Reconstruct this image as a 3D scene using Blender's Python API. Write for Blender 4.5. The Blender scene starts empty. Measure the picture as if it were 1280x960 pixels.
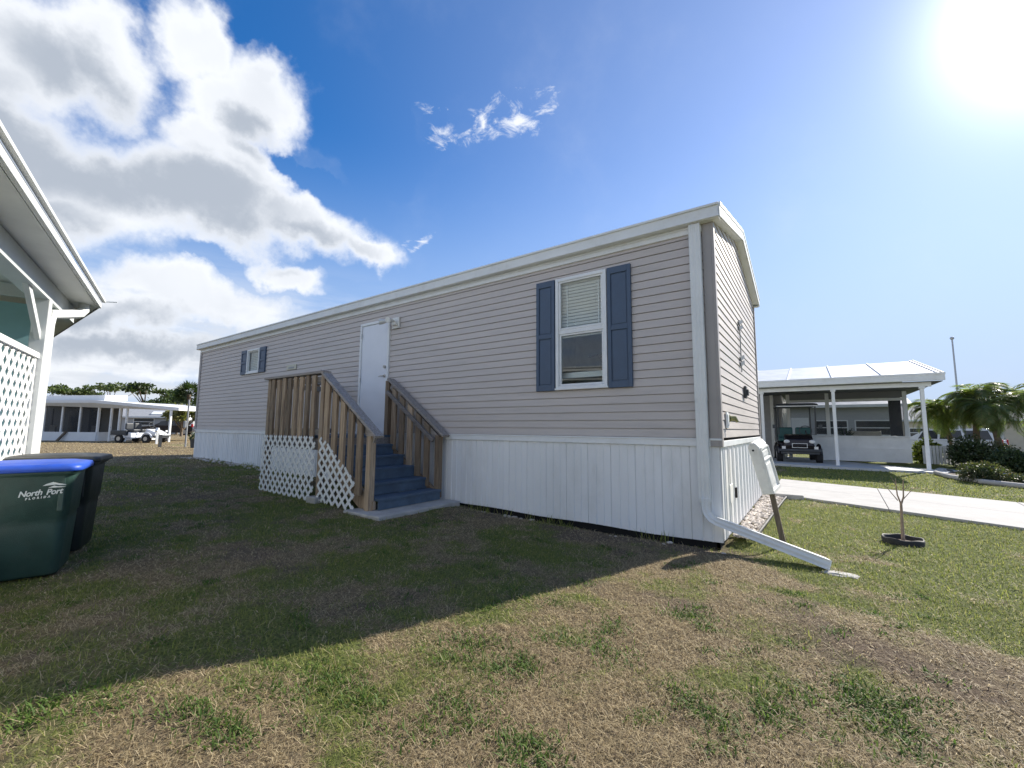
import bpy, bmesh, math, random
import numpy as np
from mathutils import Vector, Matrix, noise as mnoise
R = math.radians
rng = np.random.default_rng(7)
random.seed(11)
scn = bpy.context.scene
COL = scn.collection

# ------------------------------------------------------------------ camera
cam_d = bpy.data.cameras.new("camera")
cam = bpy.data.objects.new("camera", cam_d)
COL.objects.link(cam)
F_PX, YAW, PITCH, ROLL = 530.95, .6155, .1038, .0071
CAM = Vector((.8205, -4.9978, 1.18))
fw = Vector((-math.sin(YAW)*math.cos(PITCH), math.cos(YAW)*math.cos(PITCH), math.sin(PITCH)))
rt0 = Vector((math.cos(YAW), math.sin(YAW), 0))
up0 = rt0.cross(fw)
rt = rt0*math.cos(ROLL) + up0*math.sin(ROLL)
up = -rt0*math.sin(ROLL) + up0*math.cos(ROLL)
M = Matrix(((rt.x, up.x, -fw.x, CAM.x), (rt.y, up.y, -fw.y, CAM.y), (rt.z, up.z, -fw.z, CAM.z), (0, 0, 0, 1)))
cam.matrix_world = M
cam_d.sensor_width = 36
cam_d.lens = F_PX*36/1280
cam_d.clip_start = .05
cam_d.clip_end = 3000
scn.camera = cam
scn.view_settings.view_transform = 'Standard'
scn.view_settings.look = 'None'
scn.view_settings.gamma = 1
scn.view_settings.exposure = 0.84
scn.cycles.use_denoising = True
scn.cycles.use_adaptive_sampling = False
scn.cycles.max_bounces = 8
scn.cycles.transparent_max_bounces = 24
scn.cycles.sample_clamp_indirect = 6

# ------------------------------------------------------------------ sun and sky
SUN_AZ, SUN_EL = R(21), R(33.5)          # azimuth to the right of +Y
sd = Vector((math.sin(SUN_AZ)*math.cos(SUN_EL), math.cos(SUN_AZ)*math.cos(SUN_EL), math.sin(SUN_EL)))
sl = bpy.data.lights.new("sun", 'SUN')
sl.energy = 4.7
sl.angle = R(.53)
sl.color = (1, .94, .84)
so = bpy.data.objects.new("sun", sl)
so.rotation_euler = (-sd).to_track_quat('-Z', 'Y').to_euler()
so.location = (6, 10, 14)
COL.objects.link(so)

world = bpy.data.worlds.new("World")
scn.world = world
world.use_nodes = True
wt = world.node_tree
wt.nodes.clear()


class NT:
    """small helper for building node trees"""
    def __init__(s, nt): s.nt = nt; s.L = nt.links
    def n(s, typ, **kw):
        x = s.nt.nodes.new(typ)
        for k, v in kw.items(): setattr(x, k, v)
        return x
    def put(s, sock, v):
        if isinstance(v, bpy.types.NodeSocket): s.L.new(v, sock)
        else: sock.default_value = v
    def math(s, op, a, b=None, c=None, clamp=False):
        x = s.n('ShaderNodeMath', operation=op, use_clamp=clamp)
        s.put(x.inputs[0], a)
        if b is not None: s.put(x.inputs[1], b)
        if c is not None: s.put(x.inputs[2], c)
        return x.outputs[0]
    def mr(s, v, a, b, c=0., d=1., t='SMOOTHSTEP'):
        x = s.n('ShaderNodeMapRange', interpolation_type=t)
        s.put(x.inputs['Value'], v)
        for k, q in zip(('From Min', 'From Max', 'To Min', 'To Max'), (a, b, c, d)): s.put(x.inputs[k], q)
        return x.outputs[0]
    def mix(s, f, a, b, bt='MIX'):
        x = s.n('ShaderNodeMix', data_type='RGBA', blend_type=bt)
        s.put(x.inputs[0], f); s.put(x.inputs[6], a); s.put(x.inputs[7], b)
        return x.outputs[2]
    def noise(s, vec, scale, detail=4, rough=.55, dist=0., lac=2.):
        x = s.n('ShaderNodeTexNoise')
        if vec is not None: s.L.new(vec, x.inputs['Vector'])
        x.inputs['Scale'].default_value = scale; x.inputs['Detail'].default_value = detail
        x.inputs['Roughness'].default_value = rough; x.inputs['Distortion'].default_value = dist
        x.inputs['Lacunarity'].default_value = lac
        return x
    def mapping(s, vec, loc=(0, 0, 0), rot=(0, 0, 0), sc=(1, 1, 1), vt='POINT'):
        x = s.n('ShaderNodeMapping', vector_type=vt)
        s.L.new(vec, x.inputs['Vector'])
        x.inputs['Location'].default_value = loc; x.inputs['Rotation'].default_value = rot; x.inputs['Scale'].default_value = sc
        return x.outputs[0]


def c4(c): return (c[0], c[1], c[2], 1.)


w = NT(wt)
out = w.n('ShaderNodeOutputWorld')
bg = w.n('ShaderNodeBackground')
bg.inputs['Strength'].default_value = .116
sky = w.n('ShaderNodeTexSky', sky_type='NISHITA')
sky.sun_disc = False
sky.sun_elevation = SUN_EL
sky.sun_rotation = SUN_AZ
sky.altitude = 5
sky.air_density = 1.0
sky.dust_density = 0.12
sky.ozone_density = 3.0
tc = w.n('ShaderNodeTexCoord')
dirv = tc.outputs['Generated']
sep = w.n('ShaderNodeSeparateXYZ'); w.L.new(dirv, sep.inputs[0])
az = w.math('ARCTAN2', sep.outputs[0], sep.outputs[1])
el = w.math('ARCSINE', sep.outputs[2])
ael = w.n('ShaderNodeCombineXYZ'); w.L.new(az, ael.inputs[0]); w.L.new(el, ael.inputs[1])
# billow the coordinates a little so that cloud outlines are ragged
wn = w.noise(dirv, 5.5, 6, .6)
wv = w.n('ShaderNodeVectorMath', operation='SUBTRACT'); w.L.new(wn.outputs['Color'], wv.inputs[0]); wv.inputs[1].default_value = (.5, .5, .5)
ws = w.n('ShaderNodeVectorMath', operation='SCALE'); w.L.new(wv.outputs[0], ws.inputs[0]); ws.inputs['Scale'].default_value = .17
wa = w.n('ShaderNodeVectorMath', operation='ADD'); w.L.new(ael.outputs[0], wa.inputs[0]); w.L.new(ws.outputs[0], wa.inputs[1])
P0 = wa.outputs[0]


def blobs(lst, vec, k=.12):
    acc = None
    for (u, v, a, sx, sy) in lst:
        m = w.mapping(vec, (u, v, 0), (0, 0, a), (sx, sy, 1), 'TEXTURE')
        g = w.n('ShaderNodeTexGradient', gradient_type='SPHERICAL'); w.L.new(m, g.inputs[0])
        f = g.outputs['Fac']
        acc = f if acc is None else w.math('SMOOTH_MAX', acc, f, k)
    return acc


CLOUDS = [(-1.255, .585, .1, .11, .10), (-1.30, .66, 0., .10, .08),
  (-1.5158, 0.5302, 0.5022, 0.2088, 0.1155) ,
  (-1.429, 0.5866, -0.0316, 0.1197, 0.1042) ,
  (-1.1906, 0.6244, 0.1735, 0.1264, 0.1078) ,
  (-1.1866, 0.6616, 0.547, 0.0867, 0.0566) ,
  (-1.4475, 0.3819, 0.2657, 0.2877, 0.1451) ,
  (-1.2503, 0.4218, -0.1809, 0.2298, 0.1243) ,
  (-1.0745, 0.4035, -0.1534, 0.2298, 0.0808) ,
  (-0.9561, 0.382, -0.1241, 0.1096, 0.0473) ,
  (-1.1155, 0.3093, -0.1494, 0.1136, 0.0455) ,
  (-1.2986, 0.2376, -0.0053, 0.2494, 0.07) ,
  (-1.4567, 0.1784, 0.121, 0.3051, 0.0757) ,
  (-1.397, 0.1227, 0.16, 0.3238, 0.0671) ,
  (-1.2843, 0.5181, 0.0712, 0.1096, 0.0657) ,
  (-1.216, 0.5006, -0.317, 0.1285, 0.066) ,
  (-1.525, 0.3843, 0.2638, 0.194, 0.1438) ,
(-2.2, .6, .2, .55, .3), (2.6, .45, 0., .6, .25), (-2.8, .35, 0., .5, .16), (1.75, .3, .1, .4, .12), (3.0, .9, 0., .6, .2)]  # this row: unseen clouds out of view, added for lighting and reflections
GAPS = [
  (-1.3148, 0.671, -0.9634, 0.0642, 0.0325) ,
  (-1.2352, 0.3068, -0.1232, 0.099, 0.0242) ,
  (-1.0801, 0.493, -0.1605, 0.0854, 0.04) ,
  (-1.1521, 0.5184, -0.1378, 0.0553, 0.0322) ,
  (-0.9771, 0.6126, -0.4528, 0.1798, 0.0958) ,
  (-1.0196, 0.2904, -0.258, 0.0707, 0.0239) ,
  (-1.2356, 0.7124, 0.6267, 0.068, 0.0201) ,
]
WISPS = [(-0.60, 0.655, 0.24, 0.15, 0.075), (-0.70, 0.66, 0.38, 0.10, 0.06), (-0.8042, 0.652, -0.2375, 0.085, 0.045), (-0.8395, 0.4098, 0.2066, 0.10, 0.03)]
GREYS = [
  (-1.3917, 0.4219, -0.0268, 0.3658, 0.097) ,
  (-1.1638, 0.3703, -0.0188, 0.2798, 0.0618) ,
  (-1.4662, 0.2891, -0.0007, 0.1405, 0.0743) ,
  (-1.4435, 0.5356, -0.0145, 0.1327, 0.07) ,
  (-1.3695, 0.154, 0.0976, 0.3244, 0.0552) ,
  (-1.2065, 0.5565, -0.3561, 0.0649, 0.0581) ,
  (-1.5118, 0.413, 0.2245, 0.1215, 0.0774) ,
]
S = w.math('MULTIPLY_ADD', blobs(GAPS, P0, .05), -.30, blobs(CLOUDS, P0))
n1 = w.noise(dirv, 7., 9, .60).outputs['Fac']
n1s = w.math('SUBTRACT', n1, .52)
D = w.math('MULTIPLY_ADD', n1s, w.mr(S, 0., .25, 0., 1.15), S)
dens = w.mr(D, .05, .54)
W_ = blobs(WISPS, P0, .02)
n2 = w.noise(w.mapping(ael.outputs[0], (0, 0, 0), (0, 0, -.55), (.75, 1.5, 1)), 17., 9, .68, .5).outputs['Fac']
Dw = w.math('MULTIPLY_ADD', w.math('SUBTRACT', n2, .5), w.mr(W_, 0., .25, 0., 3.2), W_)
densw = w.math('MULTIPLY', w.mr(Dw, .42, 1.25), .95)
# thin bands low over the horizon on the cloudy side
hb = w.noise(w.mapping(ael.outputs[0], (0, 0, 0), (0, 0, .06), (1.6, 9., 1)), 3.2, 6, .55).outputs['Fac']
hmask = w.math('MULTIPLY', w.mr(az, -.75, -1.1), w.math('MULTIPLY', w.mr(el, .36, .14), w.mr(el, -.02, .05)))
densh = w.math('MULTIPLY', w.mr(hb, .34, .62), w.math('MULTIPLY', hmask, .85))
alpha = w.math('MAXIMUM', w.math('MAXIMUM', dens, densw), densh)
G = blobs(GREYS, P0)
n3 = w.noise(dirv, 4., 4, .5).outputs['Fac']
gf = w.math('MULTIPLY', w.mr(w.math('MULTIPLY_ADD', w.math('SUBTRACT', n3, .5), .45, G), -.2, .6), w.mr(D, .25, .75))
gf = w.math('MAXIMUM', gf, w.math('MULTIPLY', densh, .55))
CL_W, CL_G = (5.0, 5.15, 5.4), (2.35, 2.62, 3.05)
ccol = w.mix(gf, c4(CL_W), c4(CL_G))
hs = w.n('ShaderNodeHueSaturation'); hs.inputs['Saturation'].default_value = 1.32
dt = w.n('ShaderNodeVectorMath', operation='DOT_PRODUCT'); w.L.new(dirv, dt.inputs[0]); dt.inputs[1].default_value = tuple(sd)
w.L.new(w.mr(dt.outputs['Value'], .3, .97, 1.32, .95), hs.inputs['Saturation'])
w.L.new(sky.outputs[0], hs.inputs['Color'])
skyc = w.mix(1., hs.outputs[0], c4((.79, .805, .905)), 'MULTIPLY')
skyc = w.mix(w.mr(el, .62, .0, 0., .95), skyc, c4((2.45, 3.05, 4.15)))      # pale humid air low over the land
aur = w.math('MULTIPLY', w.math('POWER', w.math('MAXIMUM', dt.outputs['Value'], 0.), 200.), 9.)      # bright haze close round the sun
aur = w.math('ADD', aur, w.math('MULTIPLY', w.math('POWER', w.math('MAXIMUM', dt.outputs['Value'], 0.), 14.), .45))
skyc = w.mix(1., skyc, w.mix(1., c4((1., .98, .96)), aur, 'MULTIPLY'), 'ADD')
w.L.new(w.mix(alpha, skyc, ccol), bg.inputs['Color'])
w.L.new(bg.outputs[0], out.inputs[0])
world.cycles.sampling_method = 'MANUAL'
world.cycles.sample_map_resolution = 1024

# ------------------------------------------------------------------ materials
def newmat(name):
    m = bpy.data.materials.new(name); m.use_nodes = True
    t = NT(m.node_tree)
    b = m.node_tree.nodes['Principled BSDF']
    return m, t, b


def pbr(name, col, rough=.6, var=.12, scale=6., bump=0., bscale=40., metal=0., spec=.5, dirt=None, dscale=2., stretch=(1, 1, 1)):
    """painted or plain surface: base colour with uneven tone, roughness variation, optional stains and bump"""
    m, t, b = newmat(name)
    oc = t.n('ShaderNodeTexCoord').outputs['Object']
    v = t.mapping(oc, sc=stretch) if stretch != (1, 1, 1) else oc
    n = t.noise(v, scale, 6, .62)
    lo = tuple(c*(1-var) for c in col); hi = tuple(min(1, c*(1+var)) for c in col)
    c = t.mix(t.mr(n.outputs['Fac'], .25, .75), c4(lo), c4(hi))
    if dirt is not None:
        d = t.noise(v, dscale, 8, .7)
        c = t.mix(t.math('MULTIPLY', t.mr(d.outputs['Fac'], .5, .8), .6), c, c4(dirt))
    t.put(b.inputs['Base Color'], c)
    t.put(b.inputs['Roughness'], t.mr(n.outputs['Fac'], .2, .8, max(.02, rough-.1), min(1, rough+.1), 'LINEAR'))
    b.inputs['Metallic'].default_value = metal
    b.inputs['Specular IOR Level'].default_value = spec
    if bump > 0:
        bn = t.noise(v, bscale, 5, .6)
        bp = t.n('ShaderNodeBump'); bp.inputs['Strength'].default_value = bump; bp.inputs['Distance'].default_value = .01
        t.L.new(bn.outputs['Fac'], bp.inputs['Height']); t.L.new(bp.outputs[0], b.inputs['Normal'])
    return m


def wood(name, c1, c2, axis=2, gap=None):
    m, t, b = newmat(name)
    tcn = t.n('ShaderNodeTexCoord'); oc = tcn.outputs['Object']
    gi = t.n('ShaderNodeObjectInfo').outputs['Random']
    sc = [38., 38., 38.]; sc[axis] = 1.6
    of = t.n('ShaderNodeCombineXYZ')
    for k in range(3): t.L.new(t.math('MULTIPLY', gi, 7.3+3*k), of.inputs[k])
    ad = t.n('ShaderNodeVectorMath', operation='ADD'); t.L.new(oc, ad.inputs[0]); t.L.new(of.outputs[0], ad.inputs[1])
    v = t.mapping(ad.outputs[0], sc=tuple(sc))
    g = t.noise(v, 1., 7, .65, .8).outputs['Fac']
    c = t.mix(t.mr(g, .3, .72), c4(c1), c4(c2))
    big = t.noise(ad.outputs[0], 2.5, 4, .6).outputs['Fac']
    c = t.mix(t.math('MULTIPLY', t.mr(big, .45, .75), .5), c, c4(tuple(.55*x+.08 for x in c2)))
    tone = t.math('MULTIPLY_ADD', gi, .75, .6)
    c = t.mix(1., c, tone, 'MULTIPLY')
    t.put(b.inputs['Base Color'], c); b.inputs['Roughness'].default_value = .85
    bp = t.n('ShaderNodeBump'); bp.inputs['Strength'].default_value = .5; bp.inputs['Distance'].default_value = .004
    t.L.new(g, bp.inputs['Height']); t.L.new(bp.outputs[0], b.inputs['Normal'])
    return m


def leafmat(name, c1, c2, c3=None, trans=.35, rough=.55):
    m, t, b = newmat(name)
    ge = t.n('ShaderNodeNewGeometry')
    r = ge.outputs['Random Per Island']
    c = t.mix(r, c4(c1), c4(c2))
    if c3 is not None: c = t.mix(t.mr(r, .86, .97), c, c4(c3))
    t.put(b.inputs['Base Color'], c); b.inputs['Roughness'].default_value = rough
    tr = t.n('ShaderNodeBsdfTranslucent')
    t.put(tr.inputs[0], t.mix(1., c, c4((1.3, 1.5, .6)), 'MULTIPLY'))
    ms = t.n('ShaderNodeMixShader'); ms.inputs[0].default_value = trans
    t.L.new(b.outputs[0], ms.inputs[1]); t.L.new(tr.outputs[0], ms.inputs[2])
    t.L.new(ms.outputs[0], m.node_tree.nodes['Material Output'].inputs[0])
    return m


def glassmat(name, tint=(.75, .82, .8), refl=.12, rough=.02):
    """thin window pane: clear, with a mirror-like reflection growing at grazing angles"""
    m, t, b = newmat(name)
    m.node_tree.nodes.remove(b)
    tr = t.n('ShaderNodeBsdfTransparent'); tr.inputs[0].default_value = c4(tint)
    gl = t.n('ShaderNodeBsdfGlossy'); gl.inputs['Roughness'].default_value = rough
    gl.inputs['Color'].default_value = (.95, .98, 1, 1)
    fr = t.n('ShaderNodeLayerWeight'); fr.inputs[0].default_value = .35
    f = t.math('MULTIPLY_ADD', fr.outputs['Fresnel'], .5, refl, clamp=True)
    ms = t.n('ShaderNodeMixShader')
    t.L.new(f, ms.inputs[0]); t.L.new(tr.outputs[0], ms.inputs[1]); t.L.new(gl.outputs[0], ms.inputs[2])
    t.L.new(ms.outputs[0], m.node_tree.nodes['Material Output'].inputs[0])
    return m


def screenmat(name, col, op):
    """insect screen: fine dark mesh that lets part of the view through"""
    m, t, b = newmat(name)
    b.inputs['Base Color'].default_value = c4(col); b.inputs['Roughness'].default_value = .9
    tr = t.n('ShaderNodeBsdfTransparent')
    ms = t.n('ShaderNodeMixShader'); ms.inputs[0].default_value = op
    t.L.new(tr.outputs[0], ms.inputs[1]); t.L.new(b.outputs[0], ms.inputs[2])
    t.L.new(ms.outputs[0], m.node_tree.nodes['Material Output'].inputs[0])
    return m


MAT = dict(
    siding=pbr('vinyl_siding', (.545, .492, .455), .5, .05, 1.3, .12, 90, dirt=(.37, .34, .31), dscale=1.6, stretch=(.5, .5, 4)),
    corner=pbr('taupe_trim', (.36, .33, .31), .5, .05, 3),
    white=pbr('white_trim', (.78, .79, .78), .45, .05, 4, .05, 60, dirt=(.62, .61, .56), dscale=3),
    skirt=pbr('white_skirting', (.80, .805, .80), .45, .05, 1.2, .06, 30, dirt=(.57, .56, .52), dscale=1.4, stretch=(1, 1, .35)),
    metal=pbr('white_painted_metal', (.74, .75, .73), .4, .05, 3, .04, 50, dirt=(.55, .54, .49), dscale=2.5),
    roofmetal=pbr('roof_sheet_metal', (.55, .57, .60), .45, .08, 2, dirt=(.45, .45, .44), dscale=3),
    shutter=pbr('slate_blue_shutter', (.062, .097, .155), .5, .08, 8, .1, 120),
    door=pbr('white_door', (.76, .78, .82), .4, .03, 2),
    black=pbr('black_void', (.012, .012, .013), .9, .2),
    nickel=pbr('brushed_nickel', (.5, .48, .44), .35, .1, metal=.9),
    blind=pbr('window_blind', (.84, .85, .82), .6, .04),
    inside=pbr('room_wall', (.76, .77, .72), .8, .1),
    insidedark=pbr('room_furniture', (.10, .095, .085), .6, .2),
    glass=glassmat('window_glass', (.92, .96, .95), .05),
    carglass=glassmat('tinted_glass', (.12, .14, .15), .08),
    bluestep=pbr('blue_grey_step_paint', (.078, .12, .175), .55, .22, 5, .15, 60, dirt=(.09, .12, .15), dscale=6),
    concrete=pbr('concrete', (.44, .42, .39), .9, .16, 5, .4, 60, dirt=(.30, .28, .25), dscale=3),
    drive=pbr('driveway_concrete', (.43, .415, .39), .9, .13, 3.2, .3, 80, dirt=(.29, .275, .25), dscale=1.7),
    slab=pbr('painted_slab', (.46, .48, .49), .7, .08, 2, .1, 60),
    woodv=wood('weathered_board', (.20, .135, .083), (.50, .375, .25), 2),
    woodcap=wood('weathered_rail', (.20, .172, .15), (.37, .33, .30), 0),
    lattice=pbr('white_plastic_lattice', (.80, .80, .77), .4, .03, 5, dirt=(.66, .64, .57), dscale=5),
    plaque=pbr('cream_plaque', (.55, .53, .42), .5, .05),
    darkgrey=pbr('dark_grey_plastic', (.05, .055, .06), .5, .15),
    grey=pbr('grey_plastic', (.28, .29, .30), .5, .1),
    offwhite=pbr('aged_white_plastic', (.76, .75, .70), .45, .08, 8, .1, 40, dirt=(.46, .43, .36), dscale=6),
    greenknob=pbr('green_brass', (.22, .22, .09), .4, .1),
    stake=wood('stake_wood', (.10, .075, .05), (.24, .19, .13), 2),
    soffit=pbr('grey_soffit', (.62, .64, .62), .45, .1, 2, .05, 20, dirt=(.50, .51, .48), dscale=2.2),
    porchwhite=pbr('porch_white', (.60, .62, .61), .5, .05, 4, dirt=(.48, .48, .45), dscale=3),
    teal=pbr('teal_wall', (.33, .55, .58), .6, .08, 2),
    bin_green=pbr('dark_green_bin', (.028, .064, .054), .42, .15, 7, .25, 220, dirt=(.05, .075, .065), dscale=5),
    bin_black=pbr('black_green_bin', (.013, .019, .019), .45, .15, 7, .25, 220),
    bin_blue=pbr('blue_lid', (.018, .075, .44), .45, .12, 9, .1, 120, dirt=(.06, .11, .36), dscale=8),
    bin_lid=pbr('dark_lid', (.03, .032, .03), .45, .15, 5, .1, 120, dirt=(.26, .20, .13), dscale=5),
    logo=pbr('white_print', (.62, .66, .64), .5, .08, 30),
    rubber=pbr('rubber', (.014, .014, .015), .8, .2),
    carwhite=pbr('white_car_paint', (.70, .71, .72), .25, .03),
    carblack=pbr('black_car_paint', (.018, .014, .016), .2, .1),
    carblue=pbr('blue_car_paint', (.06, .10, .18), .25, .1),
    hub=pbr('steel_hub', (.48, .46, .42), .35, .1, metal=.6),
    red=pbr('red_lens', (.5, .02, .025), .25, .1),
    lens=pbr('lamp_lens', (.75, .75, .72), .15, .05),
    tealseat=pbr('teal_seat', (.02, .09, .09), .5, .1),
    seatwhite=pbr('pale_seat', (.55, .53, .48), .5, .1),
    bark=pbr('bark', (.17, .13, .095), .9, .3, 12, .8, 25),
    twig=pbr('reddish_twig', (.36, .26, .19), .8, .2, 30),
    pole=pbr('pole_metal', (.42, .43, .45), .4, .05, metal=.4),
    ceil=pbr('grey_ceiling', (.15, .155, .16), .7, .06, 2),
    beige=pbr('beige_stucco', (.55, .48, .38), .85, .06, 3),
    greywall=pbr('grey_house_wall', (.42, .43, .44), .7, .06, 3, stretch=(1, 1, 5)),
    whitewall=pbr('white_house_wall', (.76, .77, .77), .6, .04, 2),
    greyroof=pbr('grey_shingle', (.30, .31, .33), .8, .12, 5),
    darkwin=pbr('dark_window', (.03, .035, .04), .15, .2),
    asphalt=pbr('asphalt', (.16, .155, .15), .9, .12, 6, .3, 90),
    screen=screenmat('insect_screen', (.03, .033, .037), .62),
    screenl=screenmat('light_screen', (.05, .052, .055), .52),
    tyre=pbr('edging_rubber', (.02, .02, .02), .7, .2),
    mulch=pbr('mulch', (.075, .052, .038), .95, .4, 25, .9, 60),
    rock=pbr('pale_rock', (.60, .53, .46), .85, .25, 9, .4, 40),
    pine=leafmat('pine_leaves', (.045, .075, .02), (.10, .135, .04), None, .25),
    oak=leafmat('dark_leaves', (.02, .04, .012), (.06, .085, .025), None, .3),
    yellowleaf=leafmat('yellow_green_leaves', (.11, .12, .035), (.20, .19, .07), None, .3),
    palm=leafmat('palm_leaflets', (.11, .15, .055), (.24, .28, .11), (.30, .25, .12), .5, .4),
    hedge=leafmat('hedge_leaves', (.03, .05, .02), (.085, .12, .05), None, .25, .45),
    shrub=leafmat('shrub_leaves', (.055, .065, .028), (.13, .135, .065), (.16, .12, .07), .25),
    lime=leafmat('lime_leaves', (.13, .17, .03), (.24, .27, .06), None, .35),
    houseplant=leafmat('plant_leaves', (.02, .05, .018), (.06, .11, .04), None, .3, .4),
)


# ------------------------------------------------------------------ mesh building
class MB:
    def __init__(s): s.v = []; s.f = []; s.m = []; s.sm = []
    def add(s, vs, fs, mi=0, smooth=False):
        o = len(s.v); s.v += [tuple(p) for p in vs]
        for f in fs: s.f.append(tuple(o+i for i in f)); s.m.append(mi); s.sm.append(smooth)
        return s
    def box(s, x0, x1, y0, y1, z0, z1, mi=0):
        v = [(x, y, z) for z in (z0, z1) for y in (y0, y1) for x in (x0, x1)]
        return s.add(v, [(0, 2, 3, 1), (4, 5, 7, 6), (0, 1, 5, 4), (2, 6, 7, 3), (0, 4, 6, 2), (1, 3, 7, 5)], mi)
    def bar(s, p, q, w, h, upv=(0, 0, 1), mi=0):
        """rectangular bar from p to q, w across, h along the up vector"""
        p = Vector(p); q = Vector(q); d = (q-p).normalized(); u = Vector(upv); u = (u-d*u.dot(d)).normalized(); r = d.cross(u)
        vs = [c + r*a*w/2 + u*b*h/2 for c in (p, q) for a, b in ((-1, -1), (1, -1), (1, 1), (-1, 1))]
        return s.add(vs, [(3, 2, 1, 0), (4, 5, 6, 7), (0, 1, 5, 4), (1, 2, 6, 5), (2, 3, 7, 6), (3, 0, 4, 7)], mi)
    def tube(s, pts, rad, n=8, mi=0, cap=True, smooth=True):
        pts = [Vector(p) for p in pts]
        if not isinstance(rad, (list, tuple)): rad = [rad]*len(pts)
        vs = []; fs = []
        prev = None
        for i, p in enumerate(pts):
            d = (pts[min(i+1, len(pts)-1)]-pts[max(i-1, 0)]).normalized()
            if prev is None: u = d.orthogonal().normalized()
            else: u = (prev-d*prev.dot(d)); u = u.normalized() if u.length > 1e-6 else d.orthogonal().normalized()
            prev = u; r = d.cross(u)
            for k in range(n):
                a = 2*math.pi*k/n
                vs.append(p+(u*math.cos(a)+r*math.sin(a))*rad[i])
        for i in range(len(pts)-1):
            for k in range(n): fs.append((i*n+k, i*n+(k+1) % n, (i+1)*n+(k+1) % n, (i+1)*n+k))
        s.add(vs, fs, mi, smooth)
        if cap: s.add([vs[k] for k in range(n)], [tuple(range(n-1, -1, -1))], mi); s.add(vs[-n:], [tuple(range(n))], mi)
        return s
    def prism(s, poly, vec, mi=0):
        """closed polygon (3-D points) pushed along vec"""
        n = len(poly); a = [Vector(p) for p in poly]; b = [p+Vector(vec) for p in a]
        return s.add(a+b, [tuple(range(n-1, -1, -1)), tuple(range(n, 2*n))] + [(i, (i+1) % n, n+(i+1) % n, n+i) for i in range(n)], mi)
    def loft(s, rings, mi=0, smooth=True, cap=True):
        n = len(rings[0]); vs = [p for r in rings for p in r]
        fs = [(i*n+k, i*n+(k+1) % n, (i+1)*n+(k+1) % n, (i+1)*n+k) for i in range(len(rings)-1) for k in range(n)]
        if cap: fs += [tuple(range(n-1, -1, -1)), tuple(range((len(rings)-1)*n, len(rings)*n))]
        return s.add(vs, fs, mi, smooth)
    def xform(s, M): s.v = [tuple(M @ Vector(p)) for p in s.v]; return s
    def build(s, name, mats, parent=None, bevel=0., seg=2, world=True):
        me = bpy.data.meshes.new(name)
        off = Vector((0, 0, 0))
        if parent is not None and world: off = ROOT[parent.name]
        me.from_pydata([(p[0]-off.x, p[1]-off.y, p[2]-off.z) for p in s.v], [], s.f)
        if not isinstance(mats, (list, tuple)): mats = [mats]
        for m in mats: me.materials.append(m)
        me.polygons.foreach_set('material_index', s.m); me.polygons.foreach_set('use_smooth', s.sm)
        bm = bmesh.new(); bm.from_mesh(me); bmesh.ops.recalc_face_normals(bm, faces=bm.faces); bm.to_mesh(me); bm.free()
        me.update()
        o = bpy.data.objects.new(name, me); COL.objects.link(o)
        if bevel > 0:
            b = o.modifiers.new('edge', 'BEVEL'); b.width = bevel; b.segments = seg; b.limit_method = 'ANGLE'; b.angle_limit = R(40)
        if parent is not None:
            o.parent = parent; ROOT[o.name] = off
        else: ROOT[o.name] = Vector((0, 0, 0))
        return o


ROOT = {}


def tag(o, label=None, cat=None, group=None, kind=None):
    if label: o['label'] = label
    if cat: o['category'] = cat
    if group: o['group'] = group
    if kind: o['kind'] = kind
    return o


def thing(name, loc, label, cat, group=None, rz=0.):
    o = bpy.data.objects.new(name, None); COL.objects.link(o)
    o.location = loc; o.rotation_euler = (0, 0, rz); o.empty_display_size = .2
    ROOT[o.name] = Vector(loc)
    return tag(o, label, cat, group)


def copy_tree(o, parent=None):
    c = o.copy(); COL.objects.link(c); c.parent = parent
    ROOT[c.name] = Vector(o.location)
    for ch in list(o.children): copy_tree(ch, c)
    return c


def smooth(a, b, x):
    t = min(1, max(0, (x-a)/(b-a))); return t*t*(3-2*t)


def zt(x, y):
    """height of the lawn: climbs gently towards the far left, sinks to the street at the back right"""
    z = .25*smooth(0, 1, -x/15)
    z -= .42*smooth(17, 21, y)*smooth(2.5, 5, x)
    return z


def ico(mb, c, r, seed, mi=0, sub=2, amp=.25, squash=(1, 1, 1)):
    bm = bmesh.new(); bmesh.ops.create_icosphere(bm, subdivisions=sub, radius=1)
    o = Vector((seed*3.1, seed*1.7, seed*.9))
    vs = []
    for v in bm.verts:
        k = 1+amp*mnoise.noise(v.co*1.6+o)
        vs.append((c[0]+v.co.x*r*k*squash[0], c[1]+v.co.y*r*k*squash[1], c[2]+v.co.z*r*k*squash[2]))
    fs = [tuple(v.index for v in f.verts) for f in bm.faces]
    bm.free()
    mb.add(vs, fs, mi, False)


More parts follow.
